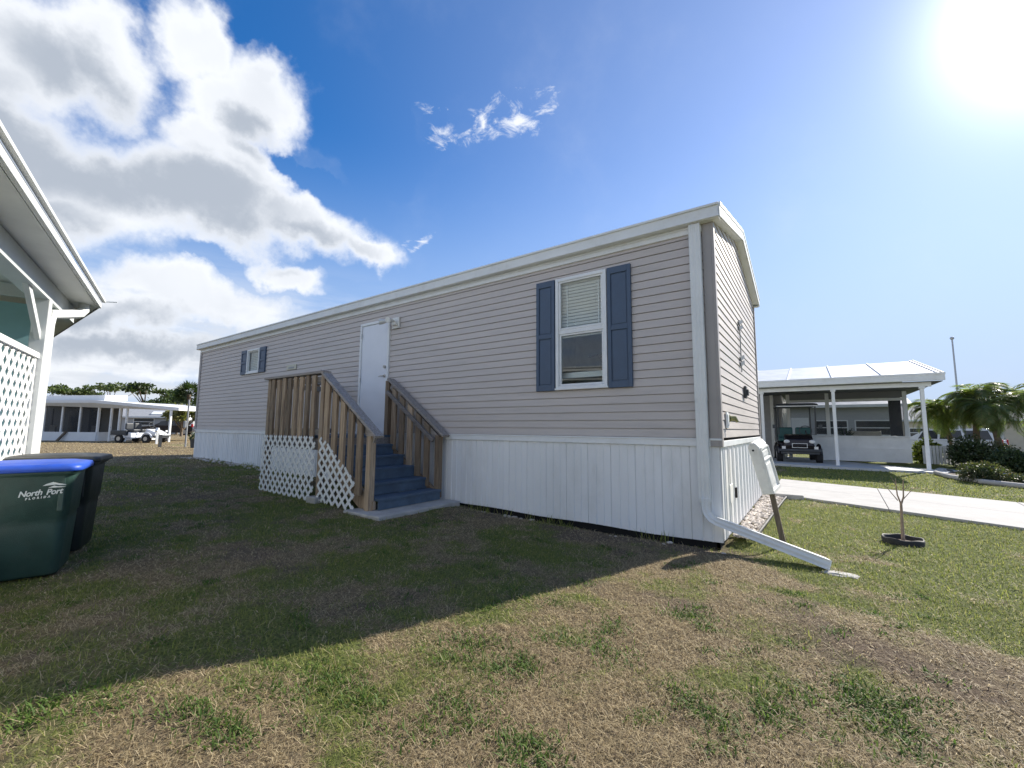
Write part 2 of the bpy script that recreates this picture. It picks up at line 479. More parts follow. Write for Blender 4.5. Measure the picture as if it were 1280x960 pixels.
def leaves(mb, c, rad, n, size, shell=.55, mi=0, flat=0.):
    """n leaf blades spread through an ellipsoid, thicker towards its skin"""
    c = np.array(c); rad = np.array(rad)
    d = rng.normal(size=(n, 3)); d /= np.linalg.norm(d, axis=1)[:, None]
    r = shell+(1-shell)*rng.random(n)**.7
    r *= 1+.22*np.sin(d[:, 0]*7+c[0])*np.cos(d[:, 1]*6+c[1]*2)
    P = c+d*rad*r[:, None]
    a = rng.normal(size=(n, 3)); a += d*.6
    if flat: a[:, 2] *= 1-flat
    a /= np.linalg.norm(a, axis=1)[:, None]
    b = np.cross(a, rng.normal(size=(n, 3))); b /= np.linalg.norm(b, axis=1)[:, None]
    sz = size*(.6+.8*rng.random(n))[:, None]
    q0 = P; q1 = P+a*sz*.5+b*sz*.28; q2 = P+a*sz; q3 = P+a*sz*.5-b*sz*.28
    V = np.stack([q0, q1, q2, q3], 1).reshape(-1, 3)
    o = len(mb.v); mb.v += [tuple(x) for x in V.tolist()]
    for i in range(n):
        mb.f.append((o+4*i, o+4*i+1, o+4*i+2, o+4*i+3))
    mb.m += [mi]*n; mb.sm += [False]*n

# ================================================================== MOBILE HOME
LX, WY = 14.34, 4.0
ZS, ZEAVE, ZR, OV = 1.085, 3.65, 4.16, .10
home = thing('mobile_home', (-7.17, 2.0, .1), 'long single-storey mobile home with grey lap siding, white skirting and slate blue shutters', 'house')
OPEN = [(-1.969, -1.236, 1.70, 3.215), (-11.18, -10.50, 2.535, 3.165), (-6.336, -5.458, 1.085, 3.185)]
mb = MB()
H = .0988; LIP = .016; GR = .0075


def course(z0, z1, segs, pt):
    """one lap of siding: pt(u, out, z) gives the 3-D point"""
    for (a, b, za, zb) in segs:
        f = lambda z: LIP-(LIP-.007)*(z-z0)/H
        low = abs(za-z0) < 1e-6
        zl = za+GR if low else za
        if zb > zl: mb.add([pt(a, f(zl), zl), pt(b, f(zl), zl), pt(b, f(zb), zb), pt(a, f(zb), zb)], [(0, 1, 2, 3)])
        if low:
            mb.add([pt(a, f(zl), zl), pt(b, f(zl), zl), pt(b, -.012, zl), pt(a, -.012, zl)], [(3, 2, 1, 0)])
            mb.add([pt(a, -.012, za), pt(b, -.012, za), pt(b, -.012, zl), pt(a, -.012, zl)], [(0, 1, 2, 3)])
            mb.add([pt(a, .007, za), pt(b, .007, za), pt(b, -.012, za), pt(a, -.012, za)], [(0, 1, 2, 3)])


def front(u, o, z): return (u, -o, z)
def endw(u, o, z): return (o, u, z)
def backw(u, o, z): return (u, WY+o, z)
def farw(u, o, z): return (-LX-o, u, z)


z0 = ZS
while z0 < 3.50:
    z1 = z0+H
    cuts = sorted({z0, z1} | {q for op in OPEN for q in (op[2]+.02, op[3]-.02) if z0 < q < z1})
    for za, zb in zip(cuts[:-1], cuts[1:]):
        zm = (za+zb)/2
        xs = [(-LX, 0.)]
        for op in OPEN:
            if op[2]+.02 < zm < op[3]-.02:
                nx = []
                for a, b in xs:
                    if op[0]+.02 > a and op[1]-.02 < b: nx += [(a, op[0]+.02), (op[1]-.02, b)]
                    else: nx.append((a, b))
                xs = nx
        course(z0, z1, [(a, b, za, zb) for a, b in xs], front)
    z0 = z1
z0 = ZS
while z0 < 4.08:
    z1 = z0+H
    k = max(0, (z1-3.52)/.255*1.0)
    a, b = (0, WY) if z1 <= 3.56 else (max(0, (z0-3.52)/.2575), WY-max(0, (z0-3.52)/.2575))
    if b-a > .05:
        course(z0, z1, [(a, b, z0, z1)], endw)
        course(z0, z1, [(b, a, z0, z1)], farw)
    if z0 < 3.5: course(z0, z1, [(-LX, 0, z0, z1)], backw)
    z0 = z1
mb.build('lap_siding', MAT['siding'], home)

# roof
mb = MB()
a, b, c = (-OV, ZEAVE), (WY/2, ZR), (WY+OV, ZEAVE)
poly = [(OV, y, z) for y, z in (a, b, c, (c[0], c[1]-.03), (b[0], b[1]-.03), (a[0], a[1]-.03))]
mb.prism(poly, (-LX-2*OV, 0, 0))
for i in range(1, 24):
    x = OV-(LX+2*OV)*i/24
    for (p, q) in ((a, b), (c, b)): mb.bar((x, p[0], p[1]+.008), (x, q[0], q[1]+.008), .03, .016)
mb.build('roof', MAT['roofmetal'], home)
mb = MB()
mb.box(-LX-OV, OV-.001, -OV-.012, -OV+.008, 3.50, ZEAVE-.004)            # fascia gutter on the near eave
mb.box(-LX-OV, OV+.004, -OV-.026, -OV-.012, 3.495, 3.515)
mb.box(-LX-OV, OV+.004, -OV-.028, -OV-.012, 3.628, 3.656)
mb.box(-LX-OV, OV, -OV-.01, -.0, 3.488, 3.4995)                          # soffit
mb.box(-LX-OV, OV, WY+OV-.008, WY+OV+.06, 3.53, 3.652)
mb.box(-LX-OV, OV, WY, WY+OV, 3.488, 3.4995)
mb.build('gutter', MAT['metal'], home, .004)
mb = MB()
mb.box(-LX, -.092, -.034, -.003, 3.405, 3.487)
mb.box(-LX, -.092, -.044, -.034, 3.462, 3.487)
mb.build('frieze_board', MAT['white'], home, .004)
for sx, xe in ((1, OV), (-1, -LX-OV)):
    for (p, q) in ((a, b), (c, b)):
        mb = MB()
        for (dz0, dz1, o0, o1) in ((-.15, -.033, 0, .014), (-.033, .012, 0, .022)):
            ps = [(xe+sx*o0, p[0], p[1]+dz0), (xe+sx*o0, q[0], q[1]+dz0), (xe+sx*o0, q[0], q[1]+dz1), (xe+sx*o0, p[0], p[1]+dz1)]
            mb.prism(ps, (sx*(o1-o0), 0, 0))
        xi = xe-sx*OV
        ps = [(xi, p[0], p[1]-.15), (xi, q[0], q[1]-.15), (xi, q[0], q[1]-.142), (xi, p[0], p[1]-.142)]
        mb.prism(ps, (sx*(OV-.002), 0, 0))
        mb.build('rake_trim', MAT['white'], home, .003)
for y0, s in ((0, -1), (WY, 1)):
    for xx, t in ((0, 1), (-LX, -1)):
        mb = MB()
        mb.box(min(xx, xx-t*.088), max(xx, xx-t*.088), min(y0, y0+s*.03), max(y0, y0+s*.03), 1.0, 3.487)
        mb.box(min(xx, xx+t*.03), max(xx, xx+t*.03), min(y0+s*.03, y0-s*.055), max(y0+s*.03, y0-s*.055), 1.0, 3.487)
        mb.build('corner_trim', MAT['corner'], home, .004)

# skirting: ribbed panels
mb = MB()
prof = [(0, .0), (.006, -.012), (.012, .0), (.092, .001), (.097, .010), (.109, .010), (.114, .001), (.192, .001), (.197, .010), (.209, .010), (.214, .001), (.299, 0)]


def skirt(L, pt, zb):
    u = 0; pu = []
    while u < L-1e-6:
        for du, o in prof:
            if u+du < L: pu.append((u+du, o))
        u += .305
    pu.append((L, 0))
    for (u0, o0), (u1, o1) in zip(pu[:-1], pu[1:]):
        mb.add([pt(u0, o0, zb(u0)), pt(u1, o1, zb(u1)), pt(u1, o1, 1.004), pt(u0, o0, 1.004)], [(0, 1, 2, 3)])


skirt(LX, lambda u, o, z: (-u, -o-.004, z), lambda u: .008+.27*smooth(0, 1, u/15)-.012*math.sin(u*2.1)**2)
skirt(WY, lambda u, o, z: (o+.004, u, z), lambda u: .03)
skirt(WY, lambda u, o, z: (-LX-o-.004, u, z), lambda u: .28)
skirt(LX, lambda u, o, z: (-u, WY+o+.004, z), lambda u: .03)
mb.build('skirting', MAT['skirt'], home)
mb = MB()
mb.box(-LX, 0.022, -.026, -.002, 1.0, 1.086); mb.box(-LX, .0225, -.034, -.026, 1.066, 1.0865)
mb.box(.002, .028, -.02, WY+.02, .995, 1.06); mb.box(-LX-.03, -LX, 0, WY, 1.0, 1.086); mb.box(-LX, 0, WY+.002, WY+.03, 1.0, 1.086)
mb.build('skirting_trim', MAT['white'], home, .004)
mb = MB()
mb.box(-LX+.05, -.05, .05, .08, -.3, .5); mb.box(-.08, -.05, .05, WY-.05, -.3, .5)
mb.build('skirt_gap_shade', MAT['black'], home)  # black panels painting in the shade of the gap below the skirting


# ---- windows
def window(x0, x1, z0, z1, rail, blind_to, name='window'):
    m = MB(); f = .045
    m.box(x0, x0+f, -.045, .02, z0, z1); m.box(x1-f, x1, -.045, .02, z0, z1)
    m.box(x0+f, x1-f, -.045, .02, z1-f, z1); m.box(x0+f, x1-f, -.047, .02, z0, z0+f*.9)
    m.box(x0-.012, x1+.012, -.055, -.045, z0-.012, z0+.012)
    fr = m.build('window_frame', MAT['white'], home, .004)
    m = MB(); s = .03
    if rail:
        m.box(x0+f, x1-f, -.03, .015, rail-.028, rail+.028)
        zs = ((z0+f, rail-.028, .0), (rail+.028, z1-f, -.012))
    else: zs = ((z0+f, z1-f, 0),)
    for za, zb, yo in zs:
        m.box(x0+f, x0+f+s, -.02+yo, .012+yo, za, zb); m.box(x1-f-s, x1-f, -.02+yo, .012+yo, za, zb)
        m.box(x0+f+s, x1-f-s, -.02+yo, .012+yo, za, za+s*.8); m.box(x0+f+s, x1-f-s, -.02+yo, .012+yo, zb-s*.8, zb)
    m.build('sash', MAT['white'], fr, .003)
    for za, zb, yo in zs:
        g = MB(); g.add([(x0+f+s, -.004+yo, za+s*.8), (x1-f-s, -.004+yo, za+s*.8), (x1-f-s, -.004+yo, zb-s*.8), (x0+f+s, -.004+yo, zb-s*.8)], [(0, 1, 2, 3)])
        g.build('pane', MAT['glass'], fr)
    m = MB(); z = z1-.05
    while z > blind_to:
        m.add([(x0+f, .035, z), (x1-f, .035, z), (x1-f, .054, z-.030), (x0+f, .054, z-.030)], [(0, 1, 2, 3)]); z -= .044
    m.box(x0+f, x1-f, .035, .06, blind_to-.02, blind_to)
    for xx in (x0+.14, x1-.14): m.box(xx, xx+.012, .03, .034, blind_to, z1-.05)
    m.build('blind', MAT['blind'], fr)
    return fr


wf = window(-1.969, -1.236, 1.70, 3.215, 2.47, 2.42)
m = MB()
m.box(-2.9, -.4, 2.4, 2.45, 1.2, 3.4); m.box(-2.95, -2.9, .1, 2.4, 1.2, 3.4); m.box(-.4, -.35, .1, 2.4, 1.2, 3.4)
m.box(-2.9, -.4, .1, 2.4, 3.4, 3.42); m.box(-2.9, -.4, .1, 2.4, 1.18, 1.2)
m.build('room', MAT['inside'], wf)
m = MB(); m.box(-2.2, -1.0, .12, .55, 1.86, 1.935); m.build('counter', MAT['blind'], wf)
m = MB(); m.box(-2.4, -.8, 1.9, 2.3, 1.25, 2.05); m.build('cabinet', MAT['white'], wf)
m = MB(); m.tube([(-1.45, .3, 1.93), (-1.45, .3, 2.12), (-1.5, .28, 2.17), (-1.62, .26, 2.16)], .014, 8); m.box(-1.48, -1.42, .27, .33, 2.09, 2.15)
m.build('tap', MAT['black'], wf)
window(-11.18, -10.50, 2.535, 3.165, None, 2.59)
for (x0, x1, z0, z1) in ((-2.275, -1.985, 1.685, 3.215), (-1.222, -.918, 1.685, 3.215), (-11.50, -11.20, 2.525, 3.165), (-10.48, -10.18, 2.525, 3.165)):
    m = MB(); s = .045; zm = z0+(z1-z0)*.49
    m.box(x0, x1, -.03, -.004, z0, z1)
    m.box(x0, x0+s, -.046, -.03, z0, z1); m.box(x1-s, x1, -.046, -.03, z0, z1)
    for za, zb in ((z0, z0+.075), (z1-.085, z1), (zm-.03, zm+.03)): m.box(x0+s, x1-s, -.046, -.03, za, zb)
    for za, zb in ((z0+.075, zm-.03), (zm+.03, z1-.085)):
        m.box(x0+s+.014, x1-s-.014, -.037, -.03, za+.016, zb-.016)
    m.build('shutter', MAT['shutter'], home, .003)

# ---- door
m = MB(); x0, x1, z0, z1 = -6.336, -5.458, 1.085, 3.185
m.box(x0, x0+.05, -.04, .03, z0, z1); m.box(x1-.05, x1, -.04, .03, z0, z1); m.box(x0+.05, x1-.05, -.04, .03, z1-.05, z1)
m.box(x0-.015, x1+.015, -.09, .03, z0-.03, z0+.012)
df = m.build('door_frame', MAT['white'], home, .004)
m = MB(); m.box(x0+.054, x1-.054, -.022, .02, z0+.016, z1-.054)
m.box(x0+.08, x1-.08, -.026, -.022, z0+.03, z0+.2)
dr = m.build('door', MAT['door'], home, .003)
m = MB(); zl = 2.12
m.tube([(x1-.11, -.022, zl), (x1-.11, -.034, zl)], .032, 14); m.tube([(x1-.11, -.03, zl), (x1-.11, -.075, zl)], .011, 8)
m.tube([(x1-.11, -.07, zl), (x1-.16, -.073, zl), (x1-.23, -.066, zl-.004)], [.011, .011, .008], 8)
m.build('lever_handle', MAT['nickel'], dr)
m = MB(); m.tube([(x1-.11, -.022, zl+.17), (x1-.11, -.05, zl+.17)], .03, 14); m.box(x1-.116, x1-.104, -.06, -.05, zl+.15, zl+.19)
m.build('deadbolt', MAT['nickel'], dr)
for zz in (z0+.25, z0+1., z1-.25):
    m = MB(); m.box(x0+.045, x0+.06, -.048, -.04, zz-.05, zz+.05); m.build('hinge', MAT['nickel'], dr)
# ---- flood lamp by the door, house number plaque
m = MB(); m.box(-5.37, -5.19, -.05, -.016, 2.97, 3.17); m.box(-5.34, -5.22, -.09, -.05, 3.02, 3.10)
for dx in (-.10, .03):
    m.tube([(-5.29+dx*.4, -.08, 3.09), (-5.29+dx, -.15, 3.1)], .018, 8)
    m.tube([(-5.29+dx, -.14, 3.1), (-5.29+dx*1.4, -.2, 3.085), (-5.29+dx*1.9, -.26, 3.07)], [.022, .045, .055], 12)
m.build('wall_lamp', MAT['offwhite'], home, .003)
m = MB(); m.box(-9.12, -8.70, -.03, -.015, 2.485, 2.60)
pq = m.build('house_plaque', MAT['plaque'], home, .004)
m = MB(); m.box(-9.03, -8.79, -.0335, -.0305, 2.51, 2.545); m.build('plaque_band', MAT['grey'], pq)

# ---- downspout on the near corner with its extension over the lawn
m = MB(); dx0, dx1, dy0, dy1 = -.218, -.098, -.098, -.03
zb = .42


def flutes(path, wdt, hgt, side):
    """rectangular pipe with shallow flutes: path points with a given across direction"""
    rings = []
    side = Vector(side).normalized()
    for i, p in enumerate(path):
        p = Vector(p); d = (Vector(path[min(i+1, len(path)-1)])-Vector(path[max(i-1, 0)])).normalized()
        u = side; nrm = d.cross(u).normalized()
        loop = []
        for (c0, c1, n, ax, of) in ((-.5, .5, 6, 0, -.5), (-.5, .5, 4, 1, .5), (.5, -.5, 6, 0, .5), (.5, -.5, 4, 1, -.5)):
            for k in range(n):
                t = c0+(c1-c0)*k/n
                g = .006*(k % 2)
                if ax == 0: loop.append(p+u*wdt*t+nrm*(hgt*of-math.copysign(g, of)))
                else: loop.append(p+u*(wdt*of-math.copysign(g, of))+nrm*hgt*t)
        rings.append(loop)
    m.loft(rings, 0, False)


xc, yc = (dx0+dx1)/2, (dy0+dy1)/2
flutes([(xc, yc, 3.485), (xc, yc, 2.9), (xc, yc, 2.0), (xc, yc, 1.5)], .12, .068, (1, 0, 0))
flutes([(xc, yc, 1.505), (xc, yc, 1.0), (xc, yc, .42)], .116, .064, (1, 0, 0))
e = Vector((.86, -.36, .045)); s0 = Vector((xc+.10, yc-.03, .245))
flutes([(xc, yc-.001, .46), (xc, yc-.001, .37), (xc+.012, yc-.004, .315), (xc+.045, yc-.014, .27), s0, s0.lerp(e, .25), s0.lerp(e, .6), e], .118, .085, (e-s0).normalized().cross(Vector((0, 0, 1))).cross(Vector((0, 0, 1))).cross(Vector((0, 0, 1))) if False else (0.33, -.944, .05))
m.build('downspout', MAT['metal'], home, .002)

# ---- fittings on the sunny end wall
m = MB(); m.box(.018, .034, .30, .42, 1.20, 1.38); m.box(.034, .042, .325, .395, 1.225, 1.355)
ob = m.build('outlet_cover', MAT['white'], home, .003)
m = MB(); m.tube([(.04, .46, 1.31), (.085, .48, 1.31)], .03, 10); m.tube([(.085, .48, 1.33), (.11, .50, 1.27)], .018, 8); m.box(.02, .04, .42, .52, 1.27, 1.35)
m.build('hose_tap', MAT['greenknob'], home)
m = MB(); m.box(.018, .05, 2.0, 2.13, 1.64, 1.82); m.box(.05, .075, 2.02, 2.11, 1.68, 1.77); m.build('wall_light', MAT['darkgrey'], home, .008)
m = MB(); m.tube([(.03, 1.78, 2.75), (.028, 1.8, 2.5), (.03, 1.78, 2.3), (.028, 1.80, 2.0)], .008, 6)
for zz in (2.62, 2.7, 2.18, 2.1): m.bar((.02, 1.74, zz), (.05, 1.86, zz+.05), .03, .05)
m.build('cable_clip', MAT['grey'], home)
m = MB(); m.box(.008, .02, .40, .60, .36, .56); m.build('access_cover', MAT['white'], home, .003)
m = MB(); m.box(.008, .03, .80, .86, .37, .49); m.build('vent_slot', MAT['black'], home, .004)

# ================================================================== WOODEN STEPS
steps = thing('wooden_steps', (-5.3, -.75, .08), 'weathered wooden entry steps with blue-grey treads, board railings and white lattice skirting', 'steps')
YF, YB = -1.36, -.16
m = MB()
for k in range(9): m.box(-6.92+k*.19, -6.92+k*.19+.184, YF+.03, YB+.06, 1.012, 1.05)
m.build('landing', MAT['bluestep'], steps, .003)
m = MB(); m.box(-6.92, -5.22, YF, YF+.038, .83, 1.011); m.box(-6.92, -5.22, YB, YB+.038, .83, 1.011); m.box(-6.92, -6.88, YF+.04, YB, .83, 1.01); m.box(-5.26, -5.22, YF+.04, YB, .83, 1.01)
m.build('rim_joist', MAT['woodcap'], steps)
TR = [(-3.92, .235), (-4.22, .40), (-4.50, .57), (-4.78, .735), (-5.05, .90)]
for i, (x, z) in enumerate(TR):
    zp = .085 if i == 0 else TR[i-1][1]
    m = MB(); m.box(x-.31, x+.005, YF+.05, YB-.01, z-.036, z); m.build('tread', MAT['bluestep'], steps, .004)
    m = MB(); m.box(x-.04, x-.016, YF+.055, YB-.012, zp+.001, z-.037); m.build('riser', MAT['bluestep'], steps, .002)
m = MB(); m.box(-5.255, -5.235, YF+.055, YB-.012, .901, 1.011); m.build('riser', MAT['bluestep'], steps)
for y in (YF+.005, YB-.008):
    m = MB(); m.prism([(-3.99, y, .09), (-4.3, y, .09), (-5.22, y, .62), (-5.22, y, .90), (-5.12, y, .85), (-3.99, y, .19)], (0, .038, 0)); m.build('stringer', MAT['woodv'], steps)


def post(x, y, z0, z1, w=.09):
    q = MB(); q.box(x-w/2, x+w/2, y-w/2, y+w/2, z0, z1); return q.build('post', MAT['woodv'], steps, .004)


for (x, y, za, zb) in ((-6.90, YF-.01, .10, 1.99), (-5.235, YF-.01, .16, 1.99), (-4.06, YF-.01, .02, 1.06), (-6.90, YB+.02, .1, 1.99), (-5.28, YB+.02, .1, 2.0), (-4.02, YB+.02, .1, 1.06)): post(x, y, za, zb)
# landing boards at the front and the far side
for k in range(8):
    x = -6.72+k*.181
    q = MB(); q.box(x-.047, x+.047, YF-.078, YF-.04, .985+.01*(k % 3), 1.985-.012*(k % 2)); q.build('baluster', MAT['woodv'], steps, .003)
for k in range(6):
    y = YF+.16+k*.175
    q = MB(); q.box(-6.985, -6.947, y-.045, y+.045, .98, 1.985); q.build('baluster', MAT['woodv'], steps, .003)
m = MB(); m.box(-6.85, -5.28, YF-.039, YF-.001, 1.86, 1.95); m.box(-6.85, -5.28, YF-.039, YF-.001, 1.06, 1.15); m.box(-6.945, -6.907, YF+.04, YB-.03, 1.86, 1.95); m.box(-6.945, -6.907, YF+.04, YB-.03, 1.06, 1.15)
m.build('rail_board', MAT['woodcap'], steps)
m = MB(); m.box(-7.02, -5.19, YF-.095, YF+.055, 1.992, 2.03); m.box(-7.02, -6.87, YF+.056, YB+.08, 1.992, 2.03); m.build('rail_cap', MAT['woodcap'], steps, .005)
# sloping railings: the one towards the lawn, and the one against the wall
SL0, SL1 = Vector((-5.27, 0, 2.012)), Vector((-3.88, 0, 1.03))


def slope_z(x): return SL0.z+(SL1.z-SL0.z)*(x-SL0.x)/(SL1.x-SL0.x)


nrm = Vector((-(SL1.z-SL0.z), 0, SL1.x-SL0.x)).normalized()
for y, n in ((YF-.02, 0), (YB+.035, 1)):
    m = MB(); m.bar((SL0.x, y, SL0.z+.02), (SL1.x, y, SL1.z+.02), .145, .038, nrm); m.build('rail_cap', MAT['woodcap'], steps, .005)
    m = MB(); m.bar((SL0.x+.06, y-.0+(.02 if not n else -.02), SL0.z-.115), (SL1.x-.12, y+(.02 if not n else -.02), SL1.z-.04), .038, .088, nrm); m.build('rail_board', MAT['woodcap'], steps, .003)
    yo = YF-.06 if n == 0 else YB-.025
    for k in range(5):
        x = -5.06+k*.205
        zt_ = slope_z(x)-.035
        q = MB()
        q.prism([(x-.055, yo-.019, zt_-1.02+.01*k), (x+.055, yo-.019, zt_-1.02+.01*k), (x+.055, yo-.019, zt_-.037), (x-.055, yo-.019, zt_+.04)], (0, .038, 0))
        q.build('baluster', MAT['woodv'], steps, .003)
m = MB(); m.bar((-5.22, YB-.07, 1.80), (-4.06, YB-.07, .98), .038, .06, nrm); m.build('handrail', MAT['woodcap'], steps, .004)


def lattice(poly, y, name='lattice_panel', par=None, mat='lattice', pitch=.112, wd=.042, axis=0, thick=.006, frame=None):
    """two layers of diagonal slats clipped to a convex outline given as (u, z)"""
    q = MB()
    for s, lay in ((1, 0), (-1, 1)):
        d = Vector((.69, s*.724)).normalized(); nn = Vector((-d.y, d.x))
        c0 = min(nn.dot(Vector(p)) for p in poly); c1 = max(nn.dot(Vector(p)) for p in poly)
        c = c0+pitch*.4
        while c < c1:
            hit = []
            for (p, r) in zip(poly, poly[1:]+poly[:1]):
                p = Vector(p); r = Vector(r); a_, b_ = nn.dot(p)-c, nn.dot(r)-c
                if a_*b_ < 0: t = a_/(a_-b_); hit.append(p.lerp(r, t))
            if len(hit) == 2 and (hit[0]-hit[1]).length > .02:
                yy = y-lay*(thick+.001)
                f3 = (lambda h: (h.x, yy, h.y)) if axis == 0 else axis(yy)
                q.bar(f3(hit[0]), f3(hit[1]), thick, wd, (nn.x, 0, nn.y) if axis == 0 else Vector(f3(nn))-Vector(f3(Vector((0, 0)))))
            c += pitch
    if frame: frame(q)
    return q.build(name, MAT[mat], par)


lattice([(-6.96, .10), (-5.31, .07), (-5.31, 1.03), (-6.96, 1.03)], YF-.082, par=steps)
lattice([(-5.18, .11), (-4.30, .05), (-4.30, .46), (-4.42, .55), (-5.10, 1.02), (-5.18, 1.02)], YF-.082, par=steps)

# concrete under the steps
m = MB(); m.box(-4.35, -3.60, -1.56, -.08, -.08, .082)
tag(m.build('concrete_pad', MAT['concrete'], None, .015), 'flat concrete slab under the foot of the wooden steps', 'slab')
for (x, y, sx, sy, z, lb) in ((-5.24, YF-.05, .24, .2, .158, 'grey concrete block under the middle post of the wooden steps'), (-6.98, YF-.1, .34, .22, .10, 'low concrete paver under the far corner post of the wooden steps')):
    m = MB(); m.box(x-sx/2, x+sx/2, y-sy/2, y+sy/2, -.05, z)
    tag(m.build('concrete_block', MAT['concrete'], None, .012), lb, 'paver')

# ================================================================== BY THE NEAR CORNER
# white moulded box leaning on its stake
ped = thing('marker_box', (.47, .36, 0), 'white moulded plastic box leaning on a short wooden stake beside the sunny end wall', 'box')
m = MB(); m.bar((.52, .33, -.1), (.395, .40, .66), .05, .045, (0, 1, 0)); m.build('stake', MAT['stake'], ped, .003)
TIL = Matrix.Translation((.385, .30, .50)) @ Matrix.Rotation(R(-8), 4, 'Z') @ Matrix.Rotation(R(-11), 4, 'Y') @ Matrix.Rotation(R(7), 4, 'X')
m = MB()
m.prism([(-.05, 0, .0), (.05, 0, .0), (.052, 0, .50), (.026, 0, .55), (-.026, 0, .555), (-.056, 0, .51)], (0, .36, 0))
m.xform(TIL); bx = m.build('box_shell', MAT['offwhite'], ped, .012, 3)
m = MB()
for (y0, y1, z0, z1) in ((.0, .36, .0, .035), (.0, .03, .035, .47), (.33, .36, .035, .47), (.03, .33, .34, .362), (.03, .33, .46, .485)): m.box(.045, .068, y0+.003, y1-.003, z0, z1)
m.box(.045, .060, .07, .29, .385, .44); m.box(.045, .056, .08, .28, .08, .30)
m.xform(TIL); m.build('raised_rim', MAT['offwhite'], bx, .006)
m = MB(); m.tube([(-.01, -.004, .475), (-.01, .02, .475)], .011, 10); m.xform(TIL); m.build('screw_hole', MAT['black'], bx)

m = MB(); ico(m, (.93, -.46, .0), .095, 3, 0, 3, .5, (1.3, .7, .16))
tag(m.build('splash_stone', MAT['concrete']), 'flat pale stone lying at the mouth of the downspout extension', 'stone')

# sapling in its edging ring
sap = thing('sapling', (1.53, 1.19, 0), 'bare young sapling with a few thin twigs inside a black edging ring', 'tree')
m = MB()
m.tube([(1.53, 1.19, -.05), (1.535, 1.19, .2), (1.54, 1.19, .42)], [.017, .014, .011], 8)
for (q, r0) in (([(1.54, 1.19, .40), (1.515, 1.185, .5), (1.51, 1.18, .62), (1.512, 1.178, .67)], .008), ([(1.54, 1.19, .40), (1.565, 1.2, .48), (1.57, 1.2, .60), (1.575, 1.2, .66)], .009),
               ([(1.515, 1.185, .44), (1.44, 1.16, .56), (1.37, 1.14, .64)], .005), ([(1.565, 1.2, .46), (1.64, 1.22, .56), (1.70, 1.24, .60)], .004), ([(1.57, 1.2, .55), (1.66, 1.25, .66)], .003), ([(1.512, 1.18, .6), (1.47, 1.17, .7)], .003)):
    m.tube(q, [r0*(1-.6*i/(len(q)-1)) for i in range(len(q))], 6)
m.build('trunk', MAT['twig'], sap)
m = MB()
N = 40
for (r0, r1, z0, z1) in ((.168, .17, -.02, .045),):
    rings = []
    for rr, zz in ((r0, -.03), (r0+.006, .045), (r0-.004, .062), (r0-.014, .055), (r0-.022, -.03)):
        rings.append([(1.53+rr*math.cos(2*math.pi*k/N)*(1+.02*math.sin(3*2*math.pi*k/N)), 1.19+rr*math.sin(2*math.pi*k/N), zz+.005*math.sin(5*2*math.pi*k/N)) for k in range(N)])
    m.loft(rings, 0, True, False)
tag(m.build('edging_ring', MAT['tyre']), 'low black edging ring round the bare sapling', 'edging')
m = MB(); m.add([(1.53+.155*math.cos(2*math.pi*k/24), 1.19+.155*math.sin(2*math.pi*k/24), .012) for k in range(24)] + [(1.53, 1.19, .03)], [(k, (k+1) % 24, 24) for k in range(24)])
tag(m.build('mulch', MAT['mulch']), 'dark mulch inside the edging ring of the sapling', 'mulch', kind='stuff')

